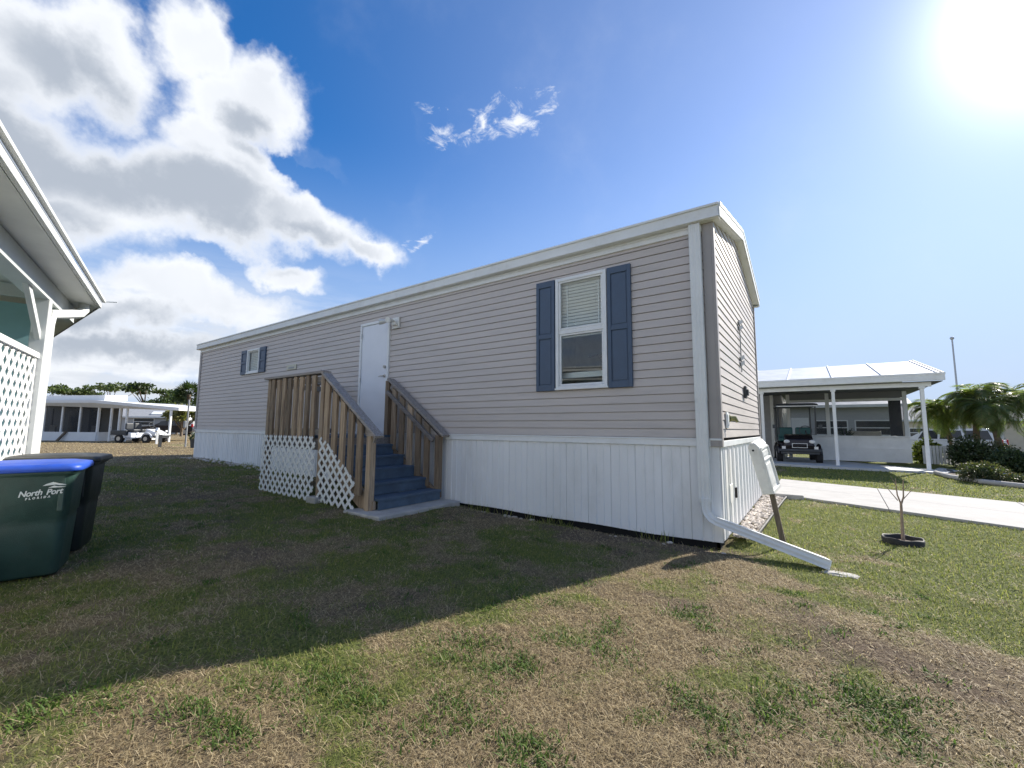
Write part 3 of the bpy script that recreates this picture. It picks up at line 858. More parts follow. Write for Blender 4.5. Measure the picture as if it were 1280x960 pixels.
# ================================================================== BINS
def make_bin(loc, rz, body, lid, label, logo):
    b = thing('wheelie_bin', loc, label, 'bin', 'wheelie bins beside the lattice porch', rz)
    SQ = Matrix.Diagonal((.84, 1, .965, 1))
    def rr(hx, hy, z, r, cx=0., n=5):
        pts = []
        for (sx, sy, a0) in ((1, 1, 0), (-1, 1, 90), (-1, -1, 180), (1, -1, 270)):
            for k in range(n+1):
                a = R(a0+90*k/n); pts.append((cx+sx*(hx-r)+r*math.cos(a), sy*(hy-r)+r*math.sin(a), z))
        return pts
    m = MB()
    m.loft([rr(.272, .225, .012, .06, .02), rr(.284, .237, .03, .07, .02), rr(.302, .252, .40, .07, .02), rr(.304, .253, .45, .07, .02), rr(.312, .26, .462, .07, .022), rr(.328, .272, .77, .07, .02), rr(.328, .275, .785, .06, .02), rr(.345, .288, .79, .05, .02), rr(.345, .288, .822, .05, .02), rr(.30, .25, .823, .05, .02)])
    bd = m.xform(SQ).build('body', MAT[body], b, .0, world=False)
    for sy in (-1, 1):
        m = MB(); m.box(-.31, -.265, min(sy*.22, sy*.272), max(sy*.22, sy*.272), .55, .77); m.xform(SQ).build('rib', MAT[body], bd, .006, world=False)
        m = MB(); m.box(.26, .30, min(sy*.22, sy*.270), max(sy*.22, sy*.270), .50, .77); m.xform(SQ).build('rib', MAT[body], bd, .006, world=False)
    m = MB()
    m.loft([rr(.372, .303, .812, .07, .022), rr(.382, .310, .818, .08, .022), rr(.382, .310, .842, .08, .022), rr(.375, .303, .862, .09, .02), rr(.33, .262, .874, .10, .01), rr(.325, .257, .872, .10, .01), rr(.30, .235, .880, .10, 0), rr(.18, .13, .888, .09, -.02), rr(.05, .04, .890, .03, -.02)])
    ld = m.xform(SQ).build('lid', MAT[lid], b, 0, world=False)
    m = MB(); m.tube([(-.33, -.22, .80), (-.42, -.2, .83), (-.44, -.15, .835), (-.44, .15, .835), (-.42, .2, .83), (-.33, .22, .80)], .018, 8)
    m.xform(SQ).build('handle', MAT[body], b, world=False)
    for sy in (-1, 1):
        m = MB()
        m.tube([(-.215, sy*.235, .13), (-.215, sy*.29, .13)], .13, 24)
        wl = m.build('wheel', MAT['rubber'], b, .01, world=False)
        m = MB(); m.tube([(-.215, sy*.288, .13), (-.215, sy*.296, .13)], .065, 16); m.build('hub', MAT['darkgrey'], wl, world=False)
    m = MB(); m.tube([(-.25, -.24, .13), (-.25, .24, .13)], .012, 8); m.xform(SQ).build('axle', MAT['darkgrey'], b, world=False)
    if logo:
        m = MB()
        y = -.272
        def put(txt, size, x, z, sl, shear):
            cu = bpy.data.curves.new('t', 'FONT'); cu.body = txt; cu.size = size; cu.shear = shear; cu.extrude = .0015; cu.offset = .0022
            cu.space_character = sl
            ot = bpy.data.objects.new('t', cu); COL.objects.link(ot)
            dg = bpy.context.evaluated_depsgraph_get(); me = bpy.data.meshes.new_from_object(ot.evaluated_get(dg))
            vs = [(.16+(x+v.co.x-.13)*.70, y-v.co.z-((z+v.co.y)*.7+.18-.6)*.055, .19+.7*(z+v.co.y+(v.co.x*.07))) for v in me.vertices]
            m.add(vs, [tuple(p.vertices) for p in me.polygons])
            bpy.data.objects.remove(ot); bpy.data.curves.remove(cu); bpy.data.meshes.remove(me)
        put('North', .085, -.075, .625, .93, .2)
        put('Port', .085, .165, .636, .95, .2)
        put('FLORIDA', .029, -.01, .592, 2.1, .1)
        for (pts) in ([(.13, .735), (.16, .755), (.22, .775), (.26, .760), (.295, .752), (.345, .74), (.32, .738), (.28, .736), (.25, .745), (.21, .742)], [(.18, .712), (.23, .735), (.27, .724), (.345, .722), (.30, .712), (.25, .712)]):
            m.prism([(.16+(px-.13)*.7, y-.002-(pz*.7+.18-.6)*.055, .19+.7*pz) for px, pz in pts], (0, -.003, 0))
        m.xform(SQ).build('printed_logo', MAT['logo'], bd, world=False)
    return b


make_bin((-4.22, -4.42, zt(-4.07, 0)), 1.27, 'bin_green', 'bin_blue', 'dark green wheelie bin with a bright blue lid and a white NorthPort FLORIDA print', True)
make_bin((-4.86, -4.18, zt(-4.9, 0)), 1.20, 'bin_black', 'bin_lid', 'blackish wheelie bin with a dusty dark lid standing behind the blue-lidded bin', False)

# ================================================================== NEIGHBOUR'S PORCH ON THE LEFT
e1 = Vector((-.957, .291, 0)); inn = Vector((-.291, -.957, 0))      # along the eave, and inwards
porch = thing('lattice_porch', (-5.5, -5.4, .1), 'white neighbouring porch at the left edge with grey soffit, lattice screen and gutter pipe', 'porch')
EA = Vector((-1.2, -5.253, 0))+inn*.05; EC = Vector((-6.21, -3.74, 0))+inn*.05; ED = Vector((-9.26, -3.76, 0))
EE = ED+inn*4.5; EF = EA+inn*5.0
m = MB(); zs = 2.6
m.prism([(p.x, p.y, zs) for p in (EA, EC, ED, EE, EF)], (0, 0, .012)); m.build('soffit', MAT['soffit'], porch)
m = MB()
m.prism([(p.x, p.y, zs+.078) for p in (EA, EC, ED, EE, EF)], (0, 0, .02)); m.build('roof', MAT['roofmetal'], porch)
m = MB()
o1 = -inn*.03
m.bar(EA+Vector((0, 0, zs+.032))+o1*.6, EC+Vector((0, 0, zs+.032))+o1*.6, .03, .064)
m.bar(EA+Vector((0, 0, zs+.09))+o1*1.6, EC+Vector((0, 0, zs+.09))+o1*1.6, .035, .03)
m.bar(EA+Vector((0, 0, zs+.06))-o1*.3, EC+Vector((0, 0, zs+.06))-o1*.3, .03, .06)
m.bar(EC+Vector((0, 0, zs+.045)), ED+Vector((0, 0, zs+.045)), .03, .09)
m.bar(EC+Vector((0, 0, zs+.09))+o1*2, EC+Vector((0, 0, zs+.10))+o1*2+Vector((.05, .1, 0)), .012, .012)
m.build('fascia', MAT['porchwhite'], porch, .004)
# beam, post, brace
BL = lambda t, off=0.: Vector((-6.45, -3.99, 0)) - e1*t + inn*off
m = MB(); m.bar(BL(0)+Vector((0, 0, 2.51)), BL(5.4)+Vector((0, 0, 2.51)), .09, .17); m.bar(BL(.02, .02)+Vector((0, 0, 2.415)), BL(5.4, .02)+Vector((0, 0, 2.415)), .14, .02)
m.build('beam', MAT['porchwhite'], porch, .004)
PP = BL(1.18)
for (t, hw) in ((1.18, .055), (4.9, .055)):
    m = MB(); c = BL(t); m.bar(c+Vector((0, 0, 0)), c+Vector((0, 0, 2.43)), hw*2, hw*2, e1)
    m.build('post', MAT['porchwhite'], porch, .006)
m = MB(); m.bar(PP+Vector((0, 0, 2.02))-e1*.02, PP-e1*.62+Vector((0, 0, 2.44)), .04, .07); m.build('brace', MAT['porchwhite'], porch, .004)
m = MB(); m.bar(PP+Vector((0, 0, 2.2))+e1*.03, PP+e1*.22+Vector((0, 0, 2.44)), .03, .03); m.build('brace', MAT['porchwhite'], porch, .004)
# lattice between the posts, rail on top
ax = lambda yy: (lambda h: tuple(BL(0)-e1*h.x+inn*(yy)+Vector((0, 0, h.y))))


def fr(q):
    q.bar(BL(1.23)+Vector((0, 0, 1.845)), BL(4.85)+Vector((0, 0, 1.845)), .06, .05)
    q.bar(BL(1.27)+Vector((0, 0, .12)), BL(1.27)+Vector((0, 0, 1.82)), .03, .05, e1)


lattice([(1.24, .12), (4.85, .12), (4.85, 1.83), (1.24, 1.83)], 0., par=porch, axis=ax, pitch=.115, wd=.045, frame=fr)
m = MB()
m.bar(BL(0, 2.3)+Vector((0, 0, 1.3)), BL(5.2, 2.3)+Vector((0, 0, 1.3)), .08, 2.6)
for k in range(12): m.bar(BL(0, 2.25)+Vector((0, 0, .2+k*.2)), BL(5.2, 2.25)+Vector((0, 0, .2+k*.2)), .02, .012)
m.bar(BL(.35, .22)+Vector((0, 0, 1.25)), BL(.35, 2.25)+Vector((0, 0, 1.25)), .06, 2.5)
m.build('house_wall', MAT['teal'], porch)
m = MB(); m.prism([tuple(BL(0, -.05)), tuple(BL(5.2, -.05)), tuple(BL(5.2, 2.3)), tuple(BL(0, 2.3))], (0, 0, .10)); m.build('floor', MAT['concrete'], porch)
for k in range(3):
    m = MB(); c = BL(.9+k*1.2); m.bar(c+inn*.1+Vector((0, 0, 2.52)), c+inn*2.2+Vector((0, 0, 2.52)), .05, .12); m.build('rafter', MAT['porchwhite'], porch)
# gutter outlet, elbow and downpipe
DP = PP+e1*.16-inn*.02
m = MB()
pth = [EC-e1*.12+inn*.10+Vector((0, 0, 2.60)), EC-e1*.13+inn*.10+Vector((0, 0, 2.53)), EC-e1*.22+inn*.12+Vector((0, 0, 2.46)), DP+e1*.25-inn*.05+Vector((0, 0, 2.36)), DP+e1*.06+Vector((0, 0, 2.31)), DP+Vector((0, 0, 2.2)), DP+Vector((0, 0, 1.2)), DP+Vector((0, 0, .1))]
m.tube(pth, [.05, .05, .05, .05, .052, .052, .052, .052], 8, smooth=False)
m.build('downpipe', MAT['porchwhite'], porch)

# ================================================================== GROUND
def vnoise(x, y, seed):
    """smooth value noise on arrays"""
    xi = np.floor(x).astype(np.int64); yi = np.floor(y).astype(np.int64)
    fx = x-xi; fy = y-yi; fx = fx*fx*(3-2*fx); fy = fy*fy*(3-2*fy)
    def h(a, b):
        v = (a*374761393+b*668265263+seed*1442695041) & 0x7fffffff
        v = ((v ^ (v >> 13))*1274126177) & 0x7fffffff
        return ((v ^ (v >> 16)) & 0xffff)/65535.
    return (h(xi, yi)*(1-fx)+h(xi+1, yi)*fx)*(1-fy)+(h(xi, yi+1)*(1-fx)+h(xi+1, yi+1)*fx)*fy


def fbm(x, y, s, seed, o=4):
    v = 0; a = .5; t = 0
    for k in range(o): v = v+a*vnoise(x*s, y*s, seed+k*7); t += a; s *= 2.03; a *= .55
    return v/t


def ss(a, b, x):
    t = np.clip((x-a)/(b-a), 0, 1); return t*t*(3-2*t)


def zarr(x, y):
    z = .25*ss(0, 1, -x/15) - .42*ss(17, 21, y)*ss(2.5, 5, x)
    near = ss(22, 6, np.hypot(x, y))
    z = z - .085*np.exp(-((y-.1)/.32)**2)*ss(-4.3, -3, x)*ss(.55, .1, x)*(y < .6)
    z = z + .085*np.exp(-(((x+1.8)/.75)**2+((y+4.55)/.85)**2))  # rise added to bend the edge of the house's cast shadow
    z = z + near*(.03*(fbm(x, y, .9, 3)-.5)+.022*(fbm(x, y, 4.5, 9, 3)-.5))
    hump = ((x-1.15)/.55)**2+((y+1.75)/.35)**2
    return z + .03*np.exp(-hump)


def green(x, y):
    n = fbm(x, y, 1.6, 21); n2 = fbm(x, y, 5.2, 33)
    right = ss(-.35, .55, y+.3+.83*x)*ss(-.2, .4, x)
    shade = ss(-1.5, -5.0, x)*ss(-13.5, -11, x)
    far = ss(-12.5, -15, x)
    base = .41+.36*right+.13*ss(-.6, -3, x)+.2*ss(6.5, 8, y)-.13*ss(.2, -.6, y+.3+.83*x)*ss(-.8, .3, x)
    base = base*(1-far)+.10*far
    return np.clip(base+(n-.5)*1.05+(n2-.5)*.75, 0, 1)


def dirt(x, y):
    n = fbm(x, y, 1.3, 51); n2 = fbm(x, y, 5.5, 63)
    band = np.exp(-((y+.95+.83*x+.1)/.4)**2)*ss(.2, .7, x)
    wall = np.exp(-((y+.25)/.45)**2)*ss(-3.9, -2.5, x)*ss(.5, .1, x)
    patch = np.exp(-(((x+1.5)/.9)**2+((y+1.6)/.5)**2))
    return np.clip((n-.5)*2.0+(n2-.5)*1.1+.14+.55*band+.5*wall+.45*patch-.55*ss(0, .6, y+.2+.83*x)*ss(0, .4, x)-.2*ss(-5, -8, x), 0, 1)


def axis_pts(a, b, st, lo, hi, gr=1.13):
    p = list(np.arange(a, b, st)); s = st
    while p[-1] < hi: s *= gr; p.append(p[-1]+s)
    s = st; q = [a]
    while q[-1] > lo: s *= gr; q.append(q[-1]-s)
    return np.array(q[:0:-1]+p)


gx = axis_pts(-7.5, 4, .065, -900, 900); gy = axis_pts(-5.4, 7, .065, -700, 1100)
X, Y = np.meshgrid(gx, gy); Z = zarr(X, Y)
nx, ny = len(gx), len(gy)
me = bpy.data.meshes.new('lawn')
me.vertices.add(nx*ny); me.vertices.foreach_set('co', np.stack([X, Y, Z], -1).astype(np.float32).ravel())
i = np.arange(nx*ny).reshape(ny, nx)
q = np.stack([i[:-1, :-1], i[:-1, 1:], i[1:, 1:], i[1:, :-1]], -1).reshape(-1)
nq = len(q)//4
me.loops.add(nq*4); me.loops.foreach_set('vertex_index', q.astype(np.int32))
me.polygons.add(nq); me.polygons.foreach_set('loop_start', np.arange(0, nq*4, 4, dtype=np.int32))
me.polygons.foreach_set('use_smooth', np.ones(nq, dtype=bool))
me.update(calc_edges=True)
for nm, fn in (('green', green), ('dirt', dirt)):
    at = me.attributes.new(nm, 'FLOAT', 'POINT'); at.data.foreach_set('value', fn(X, Y).astype(np.float32).ravel())
m, t, b = newmat('lawn_soil')
oc = t.n('ShaderNodeTexCoord').outputs['Object']
ag = t.n('ShaderNodeAttribute', attribute_name='green').outputs['Fac']; ad = t.n('ShaderNodeAttribute', attribute_name='dirt').outputs['Fac']
f1 = t.noise(oc, 55, 5, .7).outputs['Fac']; f2 = t.noise(t.mapping(oc, rot=(0, 0, .6), sc=(1, .35, 1)), 120, 4, .7, 1.5).outputs['Fac']; f3 = t.noise(oc, 9, 5, .65).outputs['Fac']
straw = t.mix(t.mr(f2, .35, .68), c4((.11, .082, .048)), c4((.42, .335, .20)))
grn = t.mix(t.mr(f1, .3, .7), c4((.07, .09, .028)), c4((.24, .27, .085)))
soil = t.mix(t.mr(f1, .3, .75), c4((.10, .07, .05)), c4((.29, .22, .165)))
gm = t.mr(t.math('ADD', t.math('ADD', ag, t.math('MULTIPLY_ADD', f1, .7, -.35)), t.math('MULTIPLY_ADD', f3, .5, -.25)), .32, .62)
c = t.mix(gm, straw, grn)
dm = t.mr(t.math('ADD', ad, t.math('MULTIPLY_ADD', f3, .6, -.3)), .3, .75)
c = t.mix(t.math('MULTIPLY', dm, .8), c, soil)
t.put(b.inputs['Base Color'], c); b.inputs['Roughness'].default_value = .95; b.inputs['Specular IOR Level'].default_value = .15
bp = t.n('ShaderNodeBump'); bp.inputs['Strength'].default_value = .9; bp.inputs['Distance'].default_value = .03
t.L.new(t.math('ADD', f1, f2), bp.inputs['Height']); t.L.new(bp.outputs[0], b.inputs['Normal'])
me.materials.append(m)
lawn = bpy.data.objects.new('ground', me); COL.objects.link(lawn); tag(lawn, kind='structure')


def sheet(name, pts, dz, mat, thick=.10, grid=0):
    """paved area: a slab with its top dz above the lawn"""
    mm = MB(); n = len(pts)
    top = [(x, y, zt(x, y)+dz) for x, y in pts]
    mm.prism([(p[0], p[1], p[2]-thick) for p in top], (0, 0, thick))
    return tag(mm.build(name, MAT[mat]), kind='structure')


DRIVE = [(.12, 4.25), (2.81, 2.81), (14, -3.1), (15.2, .4), (3.55, 5.55), (.12, 7.05)]
m = MB(); A0, A1 = Vector((.12, 4.25, 0)), Vector((14, -3.1, 0)); B0, B1 = Vector((.12, 7.05, 0)), Vector((15.2, .4, 0)); K = 9
for k in range(K):
    for (v0, v1) in ((0., .4992), (.5008, 1.)):
        t0, t1 = k/K+.00022, (k+1)/K-.00022
        q = [A0.lerp(A1, t0).lerp(B0.lerp(B1, t0), v0), A0.lerp(A1, t1).lerp(B0.lerp(B1, t1), v0), A0.lerp(A1, t1).lerp(B0.lerp(B1, t1), v1), A0.lerp(A1, t0).lerp(B0.lerp(B1, t0), v1)]
        m.prism([(p.x, p.y, -.06) for p in q], (0, 0, .095+.002*((k*7) % 3)))
tag(m.build('driveway', MAT['drive'], None, .006), kind='structure')
SLAB = [(-6, 11.9), (3.75, 11.55), (4.15, 13.0), (4.0, 20), (-6, 20)]
sheet('carport_floor', SLAB, .05, 'slab')
sheet('footpath', [(3.9, 12.9), (4.25, 11.25), (4.75, 9.6), (6.6, 7.6), (7.6, 8.6), (5.7, 10.6), (4.9, 13.2)], .042, 'drive')
sheet('mulch_bed', [(3.55, 11.3), (3.62, 10.2), (4.0, 9.2), (4.5, 8.55), (6.2, 7.2), (6.55, 7.55), (4.72, 9.5), (4.2, 11.2), (3.9, 12.5)], .022, 'mulch')
sheet('street', [(6.2, 24.5), (60, 18), (60, 30), (30, 38), (6.2, 38)], .03, 'asphalt', .05)
sheet('far_road', [(-60, 10), (-30, 24), (-33, 30), (-70, 14)], .03, 'asphalt', .05)
m = MB(); pts = [(3.5, 11.4), (3.52, 10.9), (3.56, 10.1), (3.9, 9.15), (4.42, 8.45), (6.2, 7.05)]
m.tube([(x, y, .05) for x, y in pts], .06, 8)
tag(m.build('garden_kerb', MAT['drive']), 'curved white concrete edging round the planting bed by the carport', 'kerb')
m = MB(); m.box(.18, .62, 3.9, 4.12, -.03, .075); tag(m.build('concrete_block', MAT['concrete'], None, .012), 'loose concrete block at the near end of the driveway by the white home', 'paver')

# ------------------------------------------------------------------ grass blades
HX = [(-14.45, .02, .0, 4.05), (-4.35, -3.6, -1.56, 0), (-6.95, -3.9, -1.42, 0)]


def inpoly(x, y, P):
    r = np.zeros(len(x), bool); j = len(P)-1
    for k in range(len(P)):
        (xi, yi), (xj, yj) = P[k], P[j]
        r ^= ((yi > y) != (yj > y)) & (x < (xj-xi)*(y-yi)/(yj-yi+1e-12)+xi); j = k
    return r


V = []; CV = []; CNT = 0
def blades(x, y, g, d, L, Wd, lean, kind):
    """arched grass blades: five points each. kind 0 straw, 1 green, 2 broad green"""
    n = len(x)
    az = rng.random(n)*2*np.pi; ln = lean
    z = zarr(x, y)-.004
    dx, dy = np.cos(az), np.sin(az); px, py = -dy, dx
    h1 = L*.5*np.cos(ln*.75); r1 = L*.5*np.sin(ln*.75)
    h2 = h1+L*.5*np.cos(np.minimum(ln*1.18, 1.68)); r2 = r1+L*.5*np.sin(np.minimum(ln*1.18, 1.68))
    h2 = np.maximum(h2, .003)
    P = np.zeros((n, 5, 3))
    w2 = Wd/2
    P[:, 0] = np.stack([x-px*w2, y-py*w2, z], -1); P[:, 1] = np.stack([x+px*w2, y+py*w2, z], -1)
    P[:, 2] = np.stack([x+dx*r1+px*w2*.85, y+dy*r1+py*w2*.85, z+h1+.003], -1); P[:, 3] = np.stack([x+dx*r1-px*w2*.85, y+dy*r1-py*w2*.85, z+h1+.003], -1)
    P[:, 4] = np.stack([x+dx*r2, y+dy*r2, z+h2], -1)
    u = rng.random(n)[:, None]; u2 = rng.random(n)[:, None]
    straw = (1-u)*np.array([.30, .225, .115])+u*np.array([.72, .60, .38])
    straw = np.where(u2 > .8, np.array([.26, .195, .13])*(.6+.7*u), straw)
    gr = (1-u)*np.array([.115, .155, .032])+u*np.array([.36, .39, .09])
    gr = np.where(u2 > .72, np.array([.36, .34, .13])*(.7+.5*u), gr)
    br = (1-u)*np.array([.065, .125, .025])+u*np.array([.16, .245, .05])
    c = np.where(kind[:, None] == 0, straw, np.where(kind[:, None] == 1, gr, br))
    V.append(P.reshape(-1, 3)); CV.append(np.repeat(c, 5, 0))


fh = math.atan2(fw.y, fw.x)
for (r0, r1, den, L0, W0) in ((.7, 2.4, 10500, .042, .0021), (2.4, 4.6, 6200, .042, .003), (4.6, 8.5, 2400, .046, .005), (8.5, 16, 520, .055, .012), (16, 34, 130, .06, .022)):
    n = int(den*.5*2.3*(r1*r1-r0*r0))
    r = np.sqrt(r0*r0+(r1*r1-r0*r0)*rng.random(n)); a = fh+(rng.random(n)-.5)*2.3
    x = CAM.x+r*np.cos(a); y = CAM.y+r*np.sin(a)
    keep = ~inpoly(x, y, DRIVE) & ~inpoly(x, y, SLAB) & ~inpoly(x, y, [(.02, .5), (.26, .5), (.38, 4.2), (.02, 4.2)]) & ~(np.hypot(x-1.53, y-1.19) < .21) & ~((x > 3.4) & (y > 7.1) & (y > 14.8-1.45*x+2.5)) & ~((x > -3.5) & (y > -1.9) & (y < -1.5) & False)
    for bx in HX: keep &= ~((x > bx[0]) & (x < bx[1]) & (y > bx[2]) & (y < bx[3]))
    d = dirt(x, y); keep &= rng.random(n) > d*.8
    x, y, d = x[keep], y[keep], d[keep]; n = len(x); g = green(x, y)
    k = (rng.random(n) < ss(.30, .72, g)).astype(int)
    L = L0*(.4+.5*rng.random(n)+.9*rng.random(n)**4); L = np.where(k == 1, L*.9, L*1.15)
    lean = np.where(k == 1, .45+.85*rng.random(n), 1.15+.42*rng.random(n))
    blades(x, y, g, d, L, W0*(.7+.6*rng.random(n)), lean, k)
TUFT = [(-0.49, -3.54), (-1.03, -3.76), (-1.13, -3.78), (-0.51, -3.76), (-0.11, -3.56), (0.45, -2.95), (0.61, -2.8), (0.98, -2.54), (-1.22, -3.99), (-1.55, -4.44), (-0.44, -3.13), (-0.56, -3.24), (-0.77, -3.3), (-1.26, -4.24), (-0.8, -3.07), (0.35, -2.95), (-0.14, -2.74), (0.71, -2.59), (1.08, -2.39), (0.1, -2.03), (-0.41, -2.78), (-1.06, -4.2), (-0.83, -3.77), (-0.06, -3.64), (-0.24, -2.48), (0.93, -2.43), (0.98, -2.62), (-1.65, -4.62)]
for k in range(150):
    TUFT.append((random.uniform(-6.5, 1.4), random.uniform(-4.7, -.7)))
for k, (tx, ty) in enumerate(TUFT):
    big = k < 28
    n = int(rng.integers(150, 260)) if big else int(rng.integers(30, 80))
    s = (.05+.035*rng.random()) if big else .035
    st = rng.normal()*.6
    ox, oy = rng.normal(size=n)*s*1.25, rng.normal(size=n)*s*.8
    x = tx+ox*math.cos(st)-oy*math.sin(st); y = ty+ox*math.sin(st)+oy*math.cos(st)
    blades(x, y, None, None, (.042 if big else .034)*(.5+.8*rng.random(n)), .0045+.0035*rng.random(n), .55+.85*rng.random(n), np.full(n, 2))
# dead leaf litter and loose straw lying on top
n = 2600; r = .8+6.5*rng.random(n)**1.2; a = fh+(rng.random(n)-.5)*2.2
x = CAM.x+r*np.cos(a); y = CAM.y+r*np.sin(a); kp = (y < -.1) | (x > .5); kp &= ~inpoly(x, y, DRIVE)
for bx in HX: kp &= ~((x > bx[0]) & (x < bx[1]) & (y > bx[2]) & (y < bx[3]))
x, y = x[kp], y[kp]; n = len(x)
blades(x, y, None, None, .012+.03*rng.random(n), .006+.008*rng.random(n), 1.35+.2*rng.random(n), np.zeros(n, int))
n2_ = 9000; r = .8+5.*rng.random(n2_)**1.1; a = fh+(rng.random(n2_)-.5)*2.2
x = CAM.x+r*np.cos(a); y = CAM.y+r*np.sin(a); kp = ((y < -.1) | (x > .5)) & ~inpoly(x, y, DRIVE)
for bx in HX: kp &= ~((x > bx[0]) & (x < bx[1]) & (y > bx[2]) & (y < bx[3]))
x, y = x[kp], y[kp]; n = len(x)
blades(x, y, None, None, .05+.10*rng.random(n)**2, .0018+.001*rng.random(n), 1.38+.15*rng.random(n), np.zeros(n, int))
# taller weeds against the skirting
for k in range(34):
    tx = random.choice([random.uniform(-14, -7.2), random.uniform(-3.4, -.3)]); n = 9
    blades(tx+rng.normal(size=n)*.05, -.13+rng.normal(size=n)*.04, None, None, .06+.10*rng.random(n), .005+.003*rng.random(n), .15+.5*rng.random(n), np.full(n, 1))
V = np.concatenate(V); CV = np.concatenate(CV); nb = len(V)//5
me = bpy.data.meshes.new('grass')
me.vertices.add(nb*5); me.vertices.foreach_set('co', V.astype(np.float32).ravel())
base = (np.arange(nb)*5)[:, None]
loops = (base+np.array([[0, 1, 2, 3, 3, 2, 4]])).astype(np.int32).ravel()
me.loops.add(nb*7); me.loops.foreach_set('vertex_index', loops)
me.polygons.add(nb*2); me.polygons.foreach_set('loop_start', ((np.arange(nb)*7)[:, None]+np.array([[0, 4]])).astype(np.int32).ravel())
me.update(calc_edges=True)
at = me.color_attributes.new('blade', 'FLOAT_COLOR', 'POINT')
at.data.foreach_set('color', np.concatenate([CV, np.ones((len(CV), 1))], 1).astype(np.float32).ravel())
m, t, b = newmat('grass_blades')
ca = t.n('ShaderNodeAttribute', attribute_name='blade').outputs['Color']
t.put(b.inputs['Base Color'], ca); b.inputs['Roughness'].default_value = .6; b.inputs['Specular IOR Level'].default_value = .3
tr = t.n('ShaderNodeBsdfTranslucent'); t.put(tr.inputs[0], ca)
ms = t.n('ShaderNodeMixShader'); ms.inputs[0].default_value = .5
t.L.new(b.outputs[0], ms.inputs[1]); t.L.new(tr.outputs[0], ms.inputs[2]); t.L.new(ms.outputs[0], m.node_tree.nodes['Material Output'].inputs[0])
me.materials.append(m)
go = bpy.data.objects.new('grass', me); COL.objects.link(go)
tag(go, 'short patchy lawn of dry straw and green tufts round the home', 'grass', kind='stuff')

# pale stones along the walls
m = MB()
for k in range(520):
    y = random.uniform(.35, 4.15); x = .02+random.random()*(.20+.03*y)
    ico(m, (x, y, .005+random.random()*.02), random.uniform(.016, .042), k, 0, 1, .45, (1, 1, .7))
for k in range(150):
    x = random.uniform(-14.4, -9.5); ico(m, (x, -.03-random.random()**2*.3, zt(x, 0)+.01), random.uniform(.02, .05), k+600, 0, 1, .45, (1, 1, .6))
for k in range(70):
    x = random.uniform(-3.6, -2.3); ico(m, (x, -.06-random.random()**2*.35, -.035), random.uniform(.012, .032), k+800, 0, 1, .45, (1, 1, .6))
for k in range(16): ico(m, (random.uniform(-2.2, .6), random.uniform(-.6, -.15), -.02), random.uniform(.01, .026), k+900, 0, 1, .45, (1.3, 1, .6))
tag(m.build('gravel', MAT['rock']), 'strip of pale stones at the foot of the mobile home walls', 'stones', kind='stuff')
m = MB(); m.tube([(.25, .55, .03), (.28, 1.3, .035), (.31, 2.4, .03), (.35, 3.4, .035), (.38, 4.1, .03)], .018, 6)
tag(m.build('bed_edging', MAT['tyre']), 'thin black edging along the stone strip by the sunny end wall', 'edging')

# ================================================================== CARPORT HOUSE (right)
cp = thing('carport_house', (1.0, 15, .05), 'low white carport with a pale metal roof and a screened room behind it', 'carport')
XL, XR, YE, YR, ZB, ZT_, ZRD = -4.2, 3.98, 12.2, 16.6, 2.64, 2.86, 3.80
m = MB()
m.prism([(XL, YE, ZT_-.02), (XL, YR, ZRD), (XL, YR+5, ZT_-.1), (XL, YR+5, ZT_-.14), (XL, YR, ZRD-.05), (XL, YE, ZT_-.06)], (XR-XL, 0, 0))
m.build('roof', MAT['roofmetal'], cp)
for k in range(6):
    x = XR-.06-k*1.25
    q = MB(); q.bar((x, YE, ZT_), (x, YR, ZRD+.02), .05, .03); q.build('roof_seam', MAT['white'], cp)
m = MB(); m.box(XL, XR+.02, YE-.09, YE, ZB+.02, ZT_+.02); m.box(XL, XR+.03, YE-.10, YE-.09, ZT_-.04, ZT_+.025)
m.build('gutter', MAT['white'], cp, .006)
m = MB(); m.prism([(XR, YE, ZB+.05), (XR, YE, ZT_+.03), (XR, YR, ZRD+.05), (XR, YR, ZRD-.12)], (.03, 0, 0)); m.build('rake_trim', MAT['grey'], cp)
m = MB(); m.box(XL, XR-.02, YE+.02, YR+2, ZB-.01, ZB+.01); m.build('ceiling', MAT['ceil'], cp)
m = MB(); m.box(XL, XR-.25, YE+.12, YE+.2, ZB-.14, ZB-.012); m.build('beam', MAT['white'], cp)
for x in (-.62, 1.40, 3.52):
    m = MB(); m.box(x-.045, x+.045, YE+.11, YE+.2, .05, ZB-.142); m.box(x-.07, x+.07, YE+.09, YE+.22, .05, .065); m.box(x-.07, x+.07, YE+.09, YE+.22, ZB-.2, ZB-.145); m.build('post', MAT['white'], cp, .006)
YS = 15.6
m = MB(); m.box(.75, 3.62, YS, YS+.1, .05, .52); m.box(.75, 3.62, YS+.05, YS+.1, .52, .955); m.box(.75, 3.66, YS-.02, YS+.12, .955, .99); m.box(.74, 3.63, YS-.02, YS+.05, .52, .545)
m.build('knee_wall', MAT['white'], cp)
m = MB()
for x in (-.55, .02, 1.30, 3.55):
    m.box(x-.06, x+.06, YS+.003, YS+.097, .995 if x > .5 else .06, ZB-.02)
m.box(.02, 3.55, YS+.01, YS+.09, 2.28, 2.38)
m.build('screen_frame', MAT['porchwhite'], cp)
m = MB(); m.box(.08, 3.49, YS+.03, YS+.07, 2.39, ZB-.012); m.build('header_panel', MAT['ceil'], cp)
m = MB(); m.box(3.12, 3.46, YS+.2, YS+.26, 1.0, 2.5); m.build('curtain', MAT['darkgrey'], cp)
